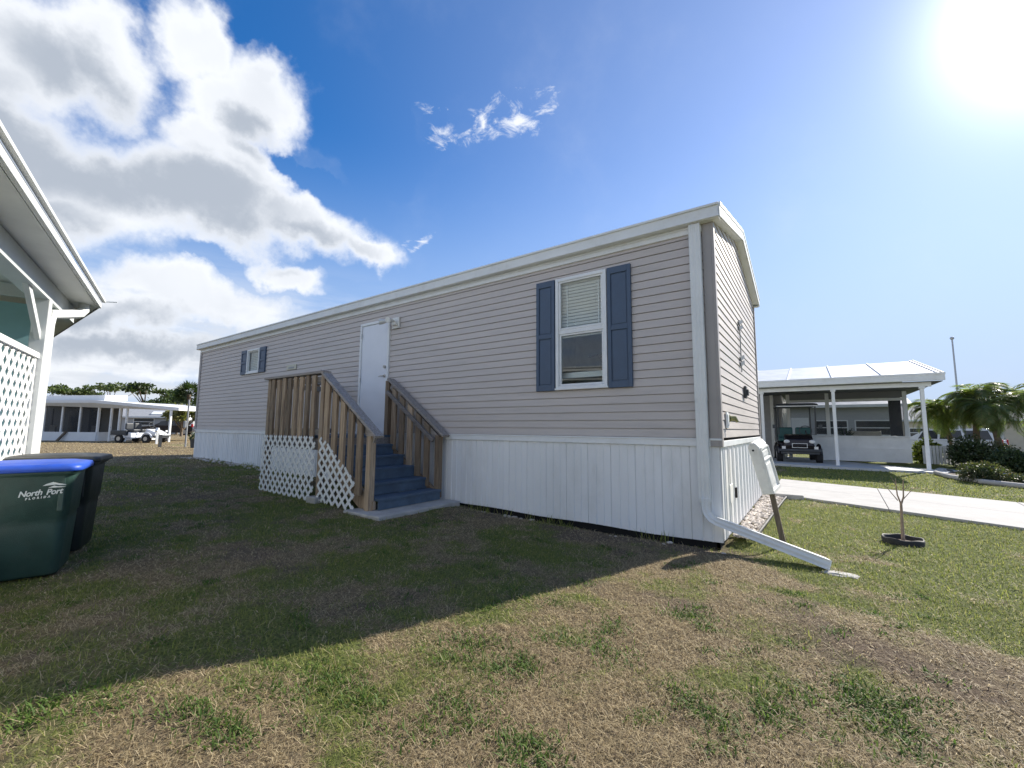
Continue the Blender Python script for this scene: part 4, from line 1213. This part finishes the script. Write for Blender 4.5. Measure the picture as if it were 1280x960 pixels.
for (xa, xb) in ((.08, 1.24), (1.36, 3.49)):
    q = MB(); q.add([(xa, YS+.05, .98), (xb, YS+.05, .98), (xb, YS+.05, 2.6), (xa, YS+.05, 2.6)], [(0, 1, 2, 3)]); q.build('screen', MAT['screenl'], cp)
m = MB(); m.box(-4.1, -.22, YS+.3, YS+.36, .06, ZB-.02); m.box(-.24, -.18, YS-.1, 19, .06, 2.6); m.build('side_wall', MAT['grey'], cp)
m = MB(); m.box(3.5, 3.6, YS+.1, 20, .06, .97); m.build('end_wall', MAT['white'], cp)
m = MB()
for yy in (17.3, 19.2): m.box(3.5, 3.6, yy-.05, yy+.05, .97, 2.6)
m.build('screen_post', MAT['porchwhite'], cp)
m = MB(); m.box(XR-.06, XR, YE-.02, YE+.4, 0.06, .09); m.build('post_base', MAT['darkgrey'], cp)
# furniture in the screened room
m = MB(); m.box(1.9, 3.0, 17.2, 17.7, .06, 1.16); tag(m.build('sideboard', MAT['offwhite'], None, .02), 'pale low cabinet inside the screened room behind the carport', 'cabinet')
pl = thing('potted_plant', (1.85, 16.3, .06), 'dark spiky plant in a pot behind the low screen wall', 'plant')
m = MB(); m.tube([(1.85, 16.3, .06), (1.85, 16.3, .8)], [.16, .2], 12); m.build('pot', MAT['darkgrey'], pl)
m = MB()
for k in range(60):
    a = random.uniform(0, 6.28); r = random.uniform(.25, .55); h = random.uniform(.1, .5)
    p = Vector((1.85, 16.3, .8)); q = p+Vector((math.cos(a)*r*.6, math.sin(a)*r*.6, h)); e = p+Vector((math.cos(a)*r, math.sin(a)*r, h*.75))
    s = Vector((-math.sin(a), math.cos(a), 0))*.025
    m.add([p, q-s, e, q+s], [(0, 1, 2, 3)])
m.build('foliage', MAT['houseplant'], pl)
m = MB()
for (x, h) in ((3.05, .32), (3.2, .22), (3.32, .36)): m.tube([(x, 16.2, .99), (x, 16.2, .99+h)], [.07, .05], 8); 
m.box(.95, 1.22, 16.1, 16.6, .99, 1.35)

# ---- golf cart
def golf_cart(loc, rz, sc, body, seat, label, roof=True, windshield=True, bed=False):
    g = thing('golf_cart', loc, label, 'golf cart', None, rz)
    def put(mm, name, mat, par=g, bev=0.):
        mm.xform(Matrix.Scale(sc, 4)); return mm.build(name, MAT[mat], par, bev, world=False)
    m = MB()          # front points to -y
    prof = [(-1.22, .36), (-1.24, .55), (-1.16, .74), (-.85, .86), (-.60, .90), (-.55, .52), (-.50, .30), (.12, .30), (.16, .62), (.75, .66), (1.0, .64), (1.22, .60), (1.22, .34)]
    if bed: prof = [(-1.22, .34), (-1.24, .50), (-1.12, .62), (-.80, .74), (-.58, .80), (-.54, .52), (-.50, .28), (.10, .28), (.16, .60), (.32, .62), (.34, .42), (1.25, .42), (1.25, .30)]
    nose = [q for q in prof if q[0] <= -.5]; tail = [(-.56, prof[-1][1])]+[q for q in prof if q[0] > -.56]
    m.prism([(-.37, y, z) for y, z in nose], (.74, 0, 0)); m.prism([(-.52, y, z) for y, z in [(-.56, .28), (-.56, .36)]+[q for q in prof if q[0] > -.5][0:]], (1.04, 0, 0))
    bd = put(m, 'body', body, g, .04)
    m = MB(); m.box(-.56, .56, -1.3, -1.235, .36, .44); m.box(-.50, .50, -1.26, -1.2, .28, .36); put(m, 'bumper', 'darkgrey', bd, .02)
    if bed:
        m = MB(); m.box(-.6, .6, .36, 1.3, .44, .52); m.box(-.6, .6, .36, .40, .52, .72); m.box(-.6, -.56, .4, 1.3, .52, .70); m.box(.56, .6, .4, 1.3, .52, .70); m.box(-.56, .56, 1.26, 1.3, .52, .70); put(m, 'cargo_bed', 'darkgrey', g, .02)
    for y in (-.82, .78):
        for s in (-1, 1):
            m = MB(); m.tube([(s*.44, y, .24), (s*.60, y, .24)], .235, 20); wh = put(m, 'wheel', 'rubber', g, .03)
            m = MB(); m.tube([(s*.595, y, .24), (s*.612, y, .24)], .115, 16); put(m, 'rim', 'hub', wh)
            m = MB(); m.tube([(s*.53, y+.3*math.cos(a), .26+.3*math.sin(a)) for a in np.linspace(.1, 3.04, 9)], .05, 6); put(m, 'wheel_arch', body, bd)
    m = MB()
    for s in (-1, 1): m.box(s*.26-.22, s*.26+.22, .02, .5, .64, .78); m.box(s*.26-.22, s*.26+.22, .48, .6, .76, 1.12)
    put(m, 'seat', seat, g, .05)
    m = MB(); m.tube([(.26, -.62, .86), (.26, -.32, 1.0)], .022, 8); ring = [(.26+.17*math.cos(a), -.30+.04*math.sin(a), 1.01+.15*math.sin(a)) for a in np.linspace(0, 6.28, 18)]
    m.tube(ring, .014, 6, cap=False); put(m, 'steering_wheel', 'darkgrey')
    for s in (-1, 1):
        m = MB(); ico(m, (s*.33, -1.19, .665), .075, 2, 0, 2, .05, (1.1, .5, .8)); put(m, 'headlight', 'lens', bd)
        m = MB(); m.box(s*.42-.05, s*.42+.05, -1.262, -1.235, .40, .52); put(m, 'marker_lamp', 'lens', bd)
    m = MB(); 
    for (x0, x1, z0, z1) in ((-.2, .2, .60, .615), (-.2, .2, .475, .49), (-.2, -.185, .49, .60), (.185, .2, .49, .60)): m.box(x0, x1, -1.268, -1.232, z0, z1)
    put(m, 'plate_frame', 'lens', bd)
    if roof:
        m = MB(); m.loft([[(x*k, -.02+y*k2, z) for x, y in ((-.56, -.92), (.56, -.92), (.56, .86), (-.56, .86))] for k, k2, z in ((1, 1, 1.79), (1.02, 1.02, 1.82), (.98, .98, 1.86), (.8, .85, 1.885))], 0, False)
        rf = put(m, 'roof', 'darkgrey', g, .02)
        m = MB(); m.box(-.55, .55, -.965, -.945, 1.775, 1.80); put(m, 'roof_edge', 'lens', rf)
        for s in (-1, 1):
            m = MB(); m.tube([(s*.5, -.66, .88), (s*.5, -.80, 1.8)], .02, 8); put(m, 'roof_post', 'darkgrey')
            m = MB(); m.tube([(s*.5, .62, .66), (s*.5, .70, 1.8)], .02, 8); put(m, 'roof_post', 'darkgrey')
            m = MB(); m.box(s*.62-.05, s*.62+.05, -.72, -.70, 1.08, 1.2); m.tube([(s*.5, -.71, 1.1), (s*.6, -.71, 1.12)], .01, 6); put(m, 'mirror', 'darkgrey')
    if windshield:
        m = MB(); m.add([(-.48, -.69, .95), (.48, -.69, .95), (.48, -.79, 1.74), (-.48, -.79, 1.74)], [(0, 1, 2, 3)]); put(m, 'windshield', 'glass')
    return g


golf_cart((.26, 14.0, .06), R(6), 1.10, 'carblack', 'tealseat', 'black golf cart with a dark roof and teal seats parked under the carport', windshield=False)
golf_cart((-29.3, 2.45, zt(-33, 0)), R(122), .95, 'carwhite', 'darkgrey', 'white open utility cart parked by the far screened sunroom', roof=False, windshield=False, bed=True)

# ================================================================== HOUSES FURTHER OFF
def small_house(label, loc, rz, L, Wd, zw, zr, wall, roof, wins, doors=(), eave=.35, rows=(1.0, 1.9), name='house'):
    """gabled house: local x along the front, front face at y=0 towards -y"""
    h = thing(name, loc, label, 'house', None, rz)
    m = MB(); m.box(-L/2, L/2, 0, Wd, -.3, zw); m.prism([(-L/2, 0, zw), (-L/2, Wd, zw), (-L/2, Wd/2, zr-.06)], (L, 0, 0)); m.build('wall', MAT[wall], h, world=False)
    m = MB()
    e = eave; sl = (zr-zw)/(Wd/2)
    m.prism([(-L/2-e, -e, zw-e*sl), (-L/2-e, Wd/2, zr), (-L/2-e, Wd+e, zw-e*sl), (-L/2-e, Wd+e, zw-e*sl+.06), (-L/2-e, Wd/2, zr+.07), (-L/2-e, -e, zw-e*sl+.06)], (L+2*e, 0, 0)); rf = m.build('roof', MAT[roof], h, world=False)
    m = MB(); m.box(-L/2-e, L/2+e, -e-.04, -e, zw-e*sl-.09, zw-e*sl+.07); m.build('fascia', MAT['white'], rf, world=False)
    for (x0, x1) in wins:
        m = MB(); f = .06
        z0, z1 = rows
        m.box(x0, x0+f, -.04, .0, z0, z1); m.box(x1-f, x1, -.04, 0, z0, z1); m.box(x0+f, x1-f, -.04, 0, z0, z0+f); m.box(x0+f, x1-f, -.04, 0, z1-f, z1); m.box(x0+f, x1-f, -.035, 0, (z0+z1)/2-.025, (z0+z1)/2+.025)
        w_ = m.build('window', MAT['white'], h, world=False)
        m = MB(); m.box(x0+f, x1-f, -.018, -.004, z0+f, z1-f); m.build('pane', MAT['darkwin'], w_, world=False)
    for (x0, x1) in doors:
        m = MB(); m.box(x0, x1, -.05, -.003, .05, 2.05); m.build('door', MAT['white'], h, world=False)
    return h


small_house('white-roofed grey house seen through the carport screens', (-.4, 27.0, -.1), R(0), 10.4, 7, 2.85, 3.75, 'greywall', 'roofmetal', [(-1.5, -.3), (1.3, 2.9), (3.2, 4.9)], [(.1, 1.0)], .5)
small_house('beige house behind the white van', (12, 48, -.42), R(-8), 11, 7, 2.7, 4.0, 'beige', 'greyroof', [(-4, -2.6), (0, 1.4), (3, 4.2)], [(-1.6, -.7)])
small_house('tan house beyond the blue car on the far right', (27, 44, -.42), R(-25), 12, 7, 2.7, 4.2, 'beige', 'greyroof', [(-4.4, -3), (-1, .4), (2.5, 4)])

# left: sunroom house with carport
A, B_ = Vector((-41.0, -1.93, 0)), Vector((-33.9, 1.52, 0)); zg = .25
du = (B_-A).normalized(); dn = Vector((-du.y, du.x, 0))
sr = thing('sunroom_house', ((A+B_)/2)[:], 'long white screened sunroom with a flat white roof beyond the far left lawn', 'house')
def seg(mm, a, b, z0, z1, th=.08, off=0.): mm.bar(a+dn*off+Vector((0, 0, (z0+z1)/2)), b+dn*off+Vector((0, 0, (z0+z1)/2)), th, z1-z0)
m = MB(); seg(m, A, B_, zg-.05, .77, .12); m.bar(B_+Vector((0, 0, .5)), B_+dn*4+Vector((0, 0, .5)), .12, .56); m.build('knee_wall', MAT['whitewall'], sr)
for k in range(7):
    p = A.lerp(B_, k/6)
    m = MB(); m.bar(p+Vector((0, 0, .77)), p+Vector((0, 0, 2.5)), .1, .1, du); m.build('screen_post', MAT['white'], sr)
    if k < 6:
        q_ = A.lerp(B_, (k+1)/6); m = MB(); m.add([p+Vector((0, 0, .77)), q_+Vector((0, 0, .77)), q_+Vector((0, 0, 2.5)), p+Vector((0, 0, 2.5))], [(0, 1, 2, 3)]); m.build('screen', MAT['screen'], sr)
m = MB(); seg(m, A+dn*3-du*4, B_+dn*3-du*2.2, zg, 2.6, .1); seg(m, A-du*4, A-du*.0, zg, 2.6, .1); m.build('back_wall', MAT['grey'], sr)
m = MB(); seg(m, A+dn*2.94, A+dn*2.94+du*.1, .3, 2.3, .05)
for t_ in (1.5, 3.2): seg(m, A+du*t_, A+du*(t_+.9), .3, 2.2, .05, 2.93)
m.build('house_door', MAT['darkwin'], sr)
RE = Vector((-29.05, 3.95, 0))
m = MB(); m.prism([tuple(A-du*1-dn*.4+Vector((0, 0, 2.5))), tuple(B_-dn*.4+Vector((0, 0, 2.5))), tuple(RE+Vector((0, 0, 2.06))), tuple(RE+dn*5+Vector((0, 0, 2.06))), tuple(B_+dn*5+Vector((0, 0, 2.5))), tuple(A+dn*5+Vector((0, 0, 2.5)))], (0, 0, .17)); m.build('roof', MAT['whitewall'], sr)
m = MB(); m.prism([tuple(A-du*1+dn*.3+Vector((0, 0, 2.672))), tuple(B_-du*.1+dn*.3+Vector((0, 0, 2.672))), tuple(B_-du*.1+dn*1.6+Vector((0, 0, 2.75))), tuple(A-du*1+dn*1.6+Vector((0, 0, 2.75)))], (0, 0, .33)); m.build('upper_roof', MAT['whitewall'], sr)
for t_ in (.9, 1.5, 2.0, 5.0):
    p = B_+du*t_; m = MB(); m.bar(p+Vector((0, 0, zg)), p+Vector((0, 0, 2.5-.085*t_)), .09, .09, du); m.build('carport_post', MAT['white'], sr)
for t_ in (.5, 2.2): 
    m = MB(); c = A+du*t_*2+dn*2; m.bar(c+Vector((0, 0, .5)), c+du*.5+Vector((0, 0, .5)), .5, .42); m.bar(c+dn*.25+Vector((0, 0, .9)), c+dn*.25+du*.5+Vector((0, 0, .9)), .1, .5)
    tag(m.build('patio_chair', MAT['seatwhite'] if t_ < 1 else MAT['grey'], None, .03), 'pale cushioned seat inside the far sunroom' if t_ < 1 else 'grey cushioned seat inside the far sunroom', 'chair')
small_house('grey house with small dark windows behind the far white cart', (-59.0, 8.4, .25), R(60), 9, 6, 2.0, 3.4, 'greywall', 'greyroof', [(-3.6, -2.6), (-1.4, -.4), (.6, 2.4)], (), .3, (.95, 1.75))
small_house('white gabled cottage at the end of the far street', (-57.5, 11.5, .25), R(60), 2.6, 4, 2.2, 2.9, 'whitewall', 'whitewall', [(.3, .8)], (), .15, (1.3, 2.0))
small_house('small shed house with a low white roof near the far cabbage palm', (-60.5, 13.6, .25), R(60), 2.6, 3, 1.7, 2.3, 'greywall', 'whitewall', [(-.9, .6)], (), .3, (.8, 1.4))


# ================================================================== CARS
def car(name, loc, rz, prof, green_, W_, paint, label, cat):
    """prof: lower body side outline (x, z), green_: glasshouse outline (x, z); front to -x"""
    c = thing(name, loc, label, cat, None, rz)
    m = MB(); rings = []
    for y, k in ((-W_/2+.04, .0), (-W_/2, .03), (-W_/2, .06), (W_/2, .06), (W_/2, .03), (W_/2-.04, .0)):
        rings.append([(x*(1 if k else .985), y, z) for x, z in prof])
    m.loft(rings, 0, False)
    gt = W_/2-.2
    vs = []; n = len(green_)
    zb = min(z for x, z in green_); zt2 = max(z for x, z in green_)
    ring = lambda s: [(x, s*((W_/2-.03)+(gt-(W_/2-.03))*(z-zb)/(zt2-zb)), z) for x, z in green_]
    m.loft([ring(-1), ring(1)], 0, False)
    bd = m.build('body', MAT[paint], c, .04, 3, world=False)
    cx = sum(x for x, z in green_)/n; cz = (zb+zt2)/2
    x0, x1 = min(x for x, z in green_), max(x for x, z in green_)
    for s in (-1, 1):
        for (u0, u1) in ((.14, .36), (.385, .63), (.655, .93)):
            q = MB(); P = []
            for (u, v) in ((u0, .14), (u1, .14), (u1-.01, .84), (u0+.03 if u0 < .2 else u0, .84)):
                lo = x0+.02+(x1-x0-.04)*u; hi = lo+(cx-lo)*.14
                x = lo+(hi-lo)*v; z = zb+(zt2-zb)*v
                P.append((x, s*((W_/2-.03)+(gt-(W_/2-.03))*v+.006), z))
            q.add(P, [(0, 1, 2, 3)]); q.build('side_window', MAT['darkwin'], bd, world=False)
        for (wx) in (prof[0][0]+.85, prof[0][0]+.85+2.9):
            q = MB(); q.tube([(wx, s*(W_/2-.22), .32), (wx, s*(W_/2+.005), .32)], .32, 20); wl = q.build('wheel', MAT['rubber'], c, .03, world=False)
            q = MB(); q.tube([(wx, s*(W_/2+.004), .32), (wx, s*(W_/2+.016), .32)], .2, 14); q.build('rim', MAT['hub'], wl, world=False)
        xe = max(x for x, z in prof)
        q = MB(); q.box(xe-.16, xe+.012, min(s*(W_/2-.16), s*(W_/2+.012)), max(s*(W_/2-.16), s*(W_/2+.012)), .80, 1.12); q.build('tail_light', MAT['red'], bd, .02, world=False)
        xs_ = min(x for x, z in prof)
        q = MB(); q.box(xs_-.012, xs_+.16, min(s*(W_/2-.3), s*(W_/2+.01)), max(s*(W_/2-.3), s*(W_/2+.01)), .62, .76); q.build('headlight', MAT['lens'], bd, .02, world=False)
    q = MB(); q.add([(x1-.02, -gt, zb+.1), (x1-.02, gt, zb+.1), (x1-.12, gt-.05, zt2-.08), (x1-.12, -gt+.05, zt2-.08)], [(0, 1, 2, 3)]); q.build('rear_window', MAT['darkwin'], bd, world=False)
    return c


VANP = [(-2.55, .35), (-2.58, .62), (-2.45, .85), (-1.5, 1.02), (2.45, 1.06), (2.52, .7), (2.5, .38), (2.2, .26), (-2.3, .26)]
VANG = [(-1.65, 1.0), (-.75, 1.62), (-.3, 1.72), (1.9, 1.74), (2.3, 1.62), (2.48, 1.04)]
car('minivan', (7.45, 32.4, zt(8, 30)+.03), R(-20), VANP, VANG, 1.95, 'carwhite', 'white minivan parked on the street behind the palms', 'van')
CARP = [(-2.2, .35), (-2.25, .6), (-1.9, .82), (-.9, .92), (1.6, .95), (2.2, .92), (2.25, .6), (2.2, .35), (1.9, .24), (-1.9, .24)]
CARG = [(-1.05, .9), (-.3, 1.38), (.2, 1.46), (1.0, 1.42), (1.85, .93)]
car('parked_car', (13.6, 30.6, zt(13, 30)+.03), R(-25), CARP, CARG, 1.8, 'carblue', 'dark blue parked car at the right edge beyond the palms', 'car')
car('parked_car', (-52.5, 10.2, .26), R(60), CARP, CARG, 1.8, 'carblack', 'dark parked car beside the far white cottage', 'car')

# ================================================================== SMALL THINGS
m = MB(); m.tube([(9.25, 37.5, -.4), (9.25, 37.5, 7.75)], [.07, .045], 8); fp = thing('flagpole', (9.25, 37.5, -.4), 'bare grey flagpole rising above the palms', 'pole')
m.build('mast', MAT['pole'], fp); m = MB(); ico(m, (9.25, 37.5, 7.8), .12, 1, 0, 2, 0); m.build('finial', MAT['pole'], fp)
m = MB(); m.bar((-26.4, 2.35, .2), (-26.4, 2.35, .95), .09, .09, (1, 0, 0)); m.bar((-26.4, 2.35, .95), (-26.35, 2.3, 1.0), .12, .2)
tag(m.build('marker_post', MAT['white']), 'short white marker post in the dry grass', 'post')
m = MB(); m.bar((-22.6, 1.45, .2), (-22.6, 1.45, .78), .1, .1, (1, 0, 0)); tag(m.build('marker_post', MAT['darkgrey']), 'short black marker post in the dry grass', 'post')
m = MB(); m.bar((-36.1, 0.2, .2), (-35.7, .5, .8), .1, .1); tag(m.build('leaning_stake', MAT['stake']), 'leaning wooden stake against the white sunroom wall', 'stake')
up_ = thing('utility_post', (-21.9, 2.16, .25), 'grey utility post standing behind the far end of the mobile home', 'post')
m = MB(); m.tube([(-21.9, 2.16, .2), (-21.9, 2.16, 2.35)], .035, 8); m.build('mast', MAT['grey'], up_); m = MB(); m.box(-21.98, -21.82, 2.04, 2.12, 1.1, 1.4); m.build('meter_box', MAT['grey'], up_, .02)
bk = thing('planter', (-20.9, 2.2, .25), 'small dark planter tub behind the far end of the mobile home', 'planter')
m = MB(); m.tube([(-20.9, 2.2, .22), (-20.9, 2.2, .62)], [.16, .2], 14); m.build('tub', MAT['darkgrey'], bk)
m = MB(); leaves(m, (-20.9, 2.2, .72), (.24, .24, .2), 160, .1, .4); m.build('foliage', MAT['oak'], bk)
lf = thing('low_fence', (4.3, 15.6, 0), 'low pale garden fence panel beside the carport end wall', 'fence')
m = MB()
for k in range(9): m.box(3.9+k*.085, 3.9+k*.085+.07, 15.6, 15.62, .05, .68)
m.build('panel', MAT['porchwhite'], lf); m = MB(); m.box(4.68, 4.80, 15.5, 15.75, 0, .95); m.build('post', MAT['white'], lf, .01)

# ================================================================== PLANTS
def palm(loc, h, lean, n, r, label, seed):
    p = thing('palm_tree', loc, label, 'palm tree', 'small palms beyond the carport')
    rnd = random.Random(seed)
    top = Vector((lean[0], lean[1], h))
    m = MB(); pts = [Vector((lean[0]*t*t, lean[1]*t*t, h*t-.1*(1-t))) for t in [k/10 for k in range(11)]]
    m.tube(pts, [.085-.02*(k/10)+.012*(k % 2) for k in range(11)], 10, smooth=False); m.build('trunk', MAT['bark'], p, world=False)
    m = MB()
    for k in range(n):
        a = rnd.uniform(0, 6.283); e0 = rnd.uniform(-.75, 1.2) if k > n*.2 else rnd.uniform(.7, 1.45); L = r*rnd.uniform(.75, 1.1)
        hd = Vector((math.cos(a), math.sin(a), 0)); p0 = top.copy(); pts = [p0]; e = e0; N = 16
        for s in range(N):
            pts.append(pts[-1]+(hd*math.cos(e)+Vector((0, 0, math.sin(e))))*L/N); e -= (.10+.06*rnd.random())*(1.2 if e0 > .3 else .8)
        m.tube(pts, [.012*(1-.8*i/N) for i in range(N+1)], 3, cap=False)
        sd_ = Vector((-hd.y, hd.x, 0))
        for s in range(2, N+1):
            d = (pts[s]-pts[s-1]).normalized(); ll = r*.30*math.sin(math.pi*min(1, .18+.8*s/N))+.05
            for sg in (-1, 1):
                for hh in (0, .5):
                    q = pts[s]-d*(L/N)*hh
                    tip = q+(sd_*sg*.8+d*.75+Vector((0, 0, -.28+rnd.uniform(-.15, .1)))).normalized()*ll*rnd.uniform(.8, 1.1)
                    w = d*.009
                    md = q.lerp(tip, .5)+Vector((0, 0, .02)); m.add([q-w, md-w*1.2, tip, md+w*1.2, q+w], [(0, 1, 2, 3, 4)])
    m.build('crown', MAT['palm'], p, world=False)
    return p


PL = [((4.95, 16.9), 1.95, (-.35, .1), 1.15, 'arching green palm leaning left next to the carport post', 1), ((5.35, 16.1), 2.35, (.05, .05), 1.3, 'tallest upright green palm in front of the white minivan', 2), ((5.75, 15.4), 1.9, (-.30, -.1), 1.05, 'slim leaning palm between the tallest palm and the thick-trunked palm', 3),
      ((6.35, 15.6), 2.15, (.15, .1), 1.3, 'thick-trunked palm in front of the minivan tail light', 4), ((7.2, 16.6), 2.4, (.2, 0), 1.35, 'rightmost palm, cut by the frame edge', 5)]
for (xy, h, ln, r, lb, sd_) in PL: palm((xy[0], xy[1], zt(*xy)), h, ln, 58, r, lb, sd_)


def shrub(loc, rad, n, size, mat, label, name='shrub', core='oak'):
    s = thing(name, loc, label, 'shrub')
    m = MB(); leaves(m, (0, 0, rad[2]*.85), rad, n, size, .75); m.build('foliage', MAT[mat], s, world=False)
    m = MB()
    for k in range(7):
        a = k*.9; m.tube([(0, 0, 0), (math.cos(a)*rad[0]*.3, math.sin(a)*rad[1]*.3, rad[2]*.6), (math.cos(a)*rad[0]*.75, math.sin(a)*rad[1]*.75, rad[2]*1.1)], [.02, .014, .006], 5)
    m.build('stem', MAT['bark'], s, world=False)
    m = MB(); leaves(m, (0, 0, rad[2]*.8), [q*.72 for q in rad], n//3, size*2.2, .3); m.build('inner_foliage', MAT['hedge'], s, world=False)
    return s


shrub((4.95, 15.1, 0), (.55, .5, .55), 1800, .075, 'hedge', 'dark green clipped shrub just right of the white fence post')
shrub((5.45, 13.7, 0), (.5, .45, .36), 1500, .07, 'hedge', 'dark low shrub in front of the leaning palm')
shrub((6.15, 13.5, 0), (.65, .5, .38), 1700, .07, 'hedge', 'wide dark shrub at the right edge under the thick-trunked palm')
shrub((5.55, 14.9, 0), (.42, .4, .48), 1200, .065, 'shrub', 'greyish green rounded shrub behind the dark low shrub')
shrub((3.98, 9.5, 0), (.45, .40, .25), 2200, .045, 'shrub', 'low rounded olive shrub inside the curved kerb')
shrub((4.42, 9.15, 0), (.26, .24, .14), 700, .04, 'shrub', 'small flat shrub right of the low rounded olive shrub')
shrub((4.15, 16.5, 0), (.40, .35, .46), 900, .11, 'lime', 'yellow-green leafy plant behind the low garden fence')


def tree(loc, h, rad, clumps, n, size, mat, label, group, trunk=.22, base=.45, flat=.45, seed=0, name='tree'):
    t_ = thing(name, loc, label, 'tree', group); rnd = random.Random(seed)
    m = MB(); cl = []
    for k in range(clumps):
        a = rnd.uniform(0, 6.28); q = rnd.random()**.6
        cl.append((math.cos(a)*rad*q, math.sin(a)*rad*q, h*(base+(1-base)*(.55+.4*rnd.random())*(1-.35*q*q))))
    pt = Vector((0, 0, h*base*.9))
    m.tube([(0, 0, -.2), (rnd.uniform(-.2, .2), 0, h*base*.5), pt], [trunk, trunk*.8, trunk*.6], 8)
    for c in cl: m.tube([pt-Vector((0, 0, h*.12*rnd.random())), pt.lerp(Vector(c), .5)+Vector((0, 0, -.15*h*.3)), c], [trunk*.4, trunk*.25, trunk*.06], 5)
    m.build('trunk', MAT['bark'], t_, world=False)
    m = MB()
    for c in cl:
        s = rad*rnd.uniform(.26, .44); leaves(m, c, (s, s, s*flat), n, size, .35)
    m.build('crown', MAT[mat], t_, world=False)
    return t_


GT = 'umbrella-shaped trees far behind the sunroom'
for k, (x, y, h, r, lb) in enumerate([(-117, 8.6, 8.9, 4.5, 'far flat-crowned tree just right of the lattice porch pipe'), (-112.5, 12.4, 8.1, 4.6, 'second far flat-crowned tree from the left, over the sunroom roof'), (-106.5, 16.4, 8.9, 4.9, 'far flat-crowned tree with bare trunks over the end of the thick sunroom roof'), (-101.0, 20.2, 8.9, 3.6, 'tallest far flat-crowned tree in the middle of the row'), (-98.2, 22.6, 7.9, 3.8, 'rightmost far flat-crowned tree in the row')]):
    tree((x, y, .2), h, r*.85, 7, 150, .5, 'pine' if k != 3 else 'oak', lb, GT, .26, .66, .26, k+3, 'umbrella_tree')
for k, (x, y, h, r, mt, lb) in enumerate([(-69.5, 13.6, 4.6, 2.4, 'oak', 'dark bushy tree behind the white cottage'), (-68.2, 15.6, 5.0, 2.3, 'pine', 'mid-green bushy tree left of the far cabbage palm'), (-45.3, 9.2, 2.9, 1.1, 'yellowleaf', 'yellowish thin-leaved tree at the corner behind the mobile home'), (-55.5, 11.9, 1.9, .9, 'yellowleaf', 'small yellow-green bush by the dark parked car'),(-73, 10.6, 3.4, 2.4, 'oak', 'dark round tree above the white carport roof')]):
    tree((x, y, .2), h, r, 14, 150, .3, mt, lb, None, .14, .3, .7, k+20, 'bushy_tree')
cb = thing('cabbage_palm', (-53.0, 11.9, .25), 'tall cabbage palm with a round dark crown just left of the mobile home', 'palm tree')
m = MB(); m.tube([(-53.0, 11.9, 0), (-53.05, 11.9, 2.5), (-53.0, 11.9, 4.5)], [.22, .19, .2], 10); m.build('trunk', MAT['bark'], cb)
m = MB()
for k in range(70):
    d = Vector((random.gauss(0, 1), random.gauss(0, 1), random.gauss(.25, .8))).normalized(); c0 = Vector((-53.0, 11.9, 4.6)); f0 = c0+d*.7
    s = d.orthogonal().normalized(); s2 = d.cross(s)
    an = random.uniform(0, 6.28); s = s*math.cos(an)+s2*math.sin(an)
    m.tube([c0, f0], .015, 3, cap=False)
    for j in range(11):
        b_ = (j-5)/5*1.25; tip = f0+(d*math.cos(b_)+s*math.sin(b_)).normalized()*random.uniform(.65, .95)+Vector((0, 0, -.25*abs(b_)-.1)); w_ = d.cross(tip-f0).normalized()*.03
        wq = (tip-f0).cross(d.cross(s)).normalized()*.045
        m.add([f0, f0.lerp(tip, .55)+wq, tip, f0.lerp(tip, .55)-wq], [(0, 1, 2, 3)])
m.build('crown', MAT['oak'], cb)
# far wood all round the horizon so that the land does not end in a bare line
m = MB()
for k in range(150):
    a = R(-66+k*1.5+random.uniform(-.6, .6)); d = random.uniform(150, 230)
    x, y = .8+math.sin(a)*d, -5+math.cos(a)*d; hh = random.uniform(5, 9)
    leaves(m, (x, y, hh*.5), (5, 5, hh*.55), 90, 1.8, .5)
tag(m.build('far_wood', MAT['oak']), 'distant line of trees along the horizon', 'trees', kind='stuff')
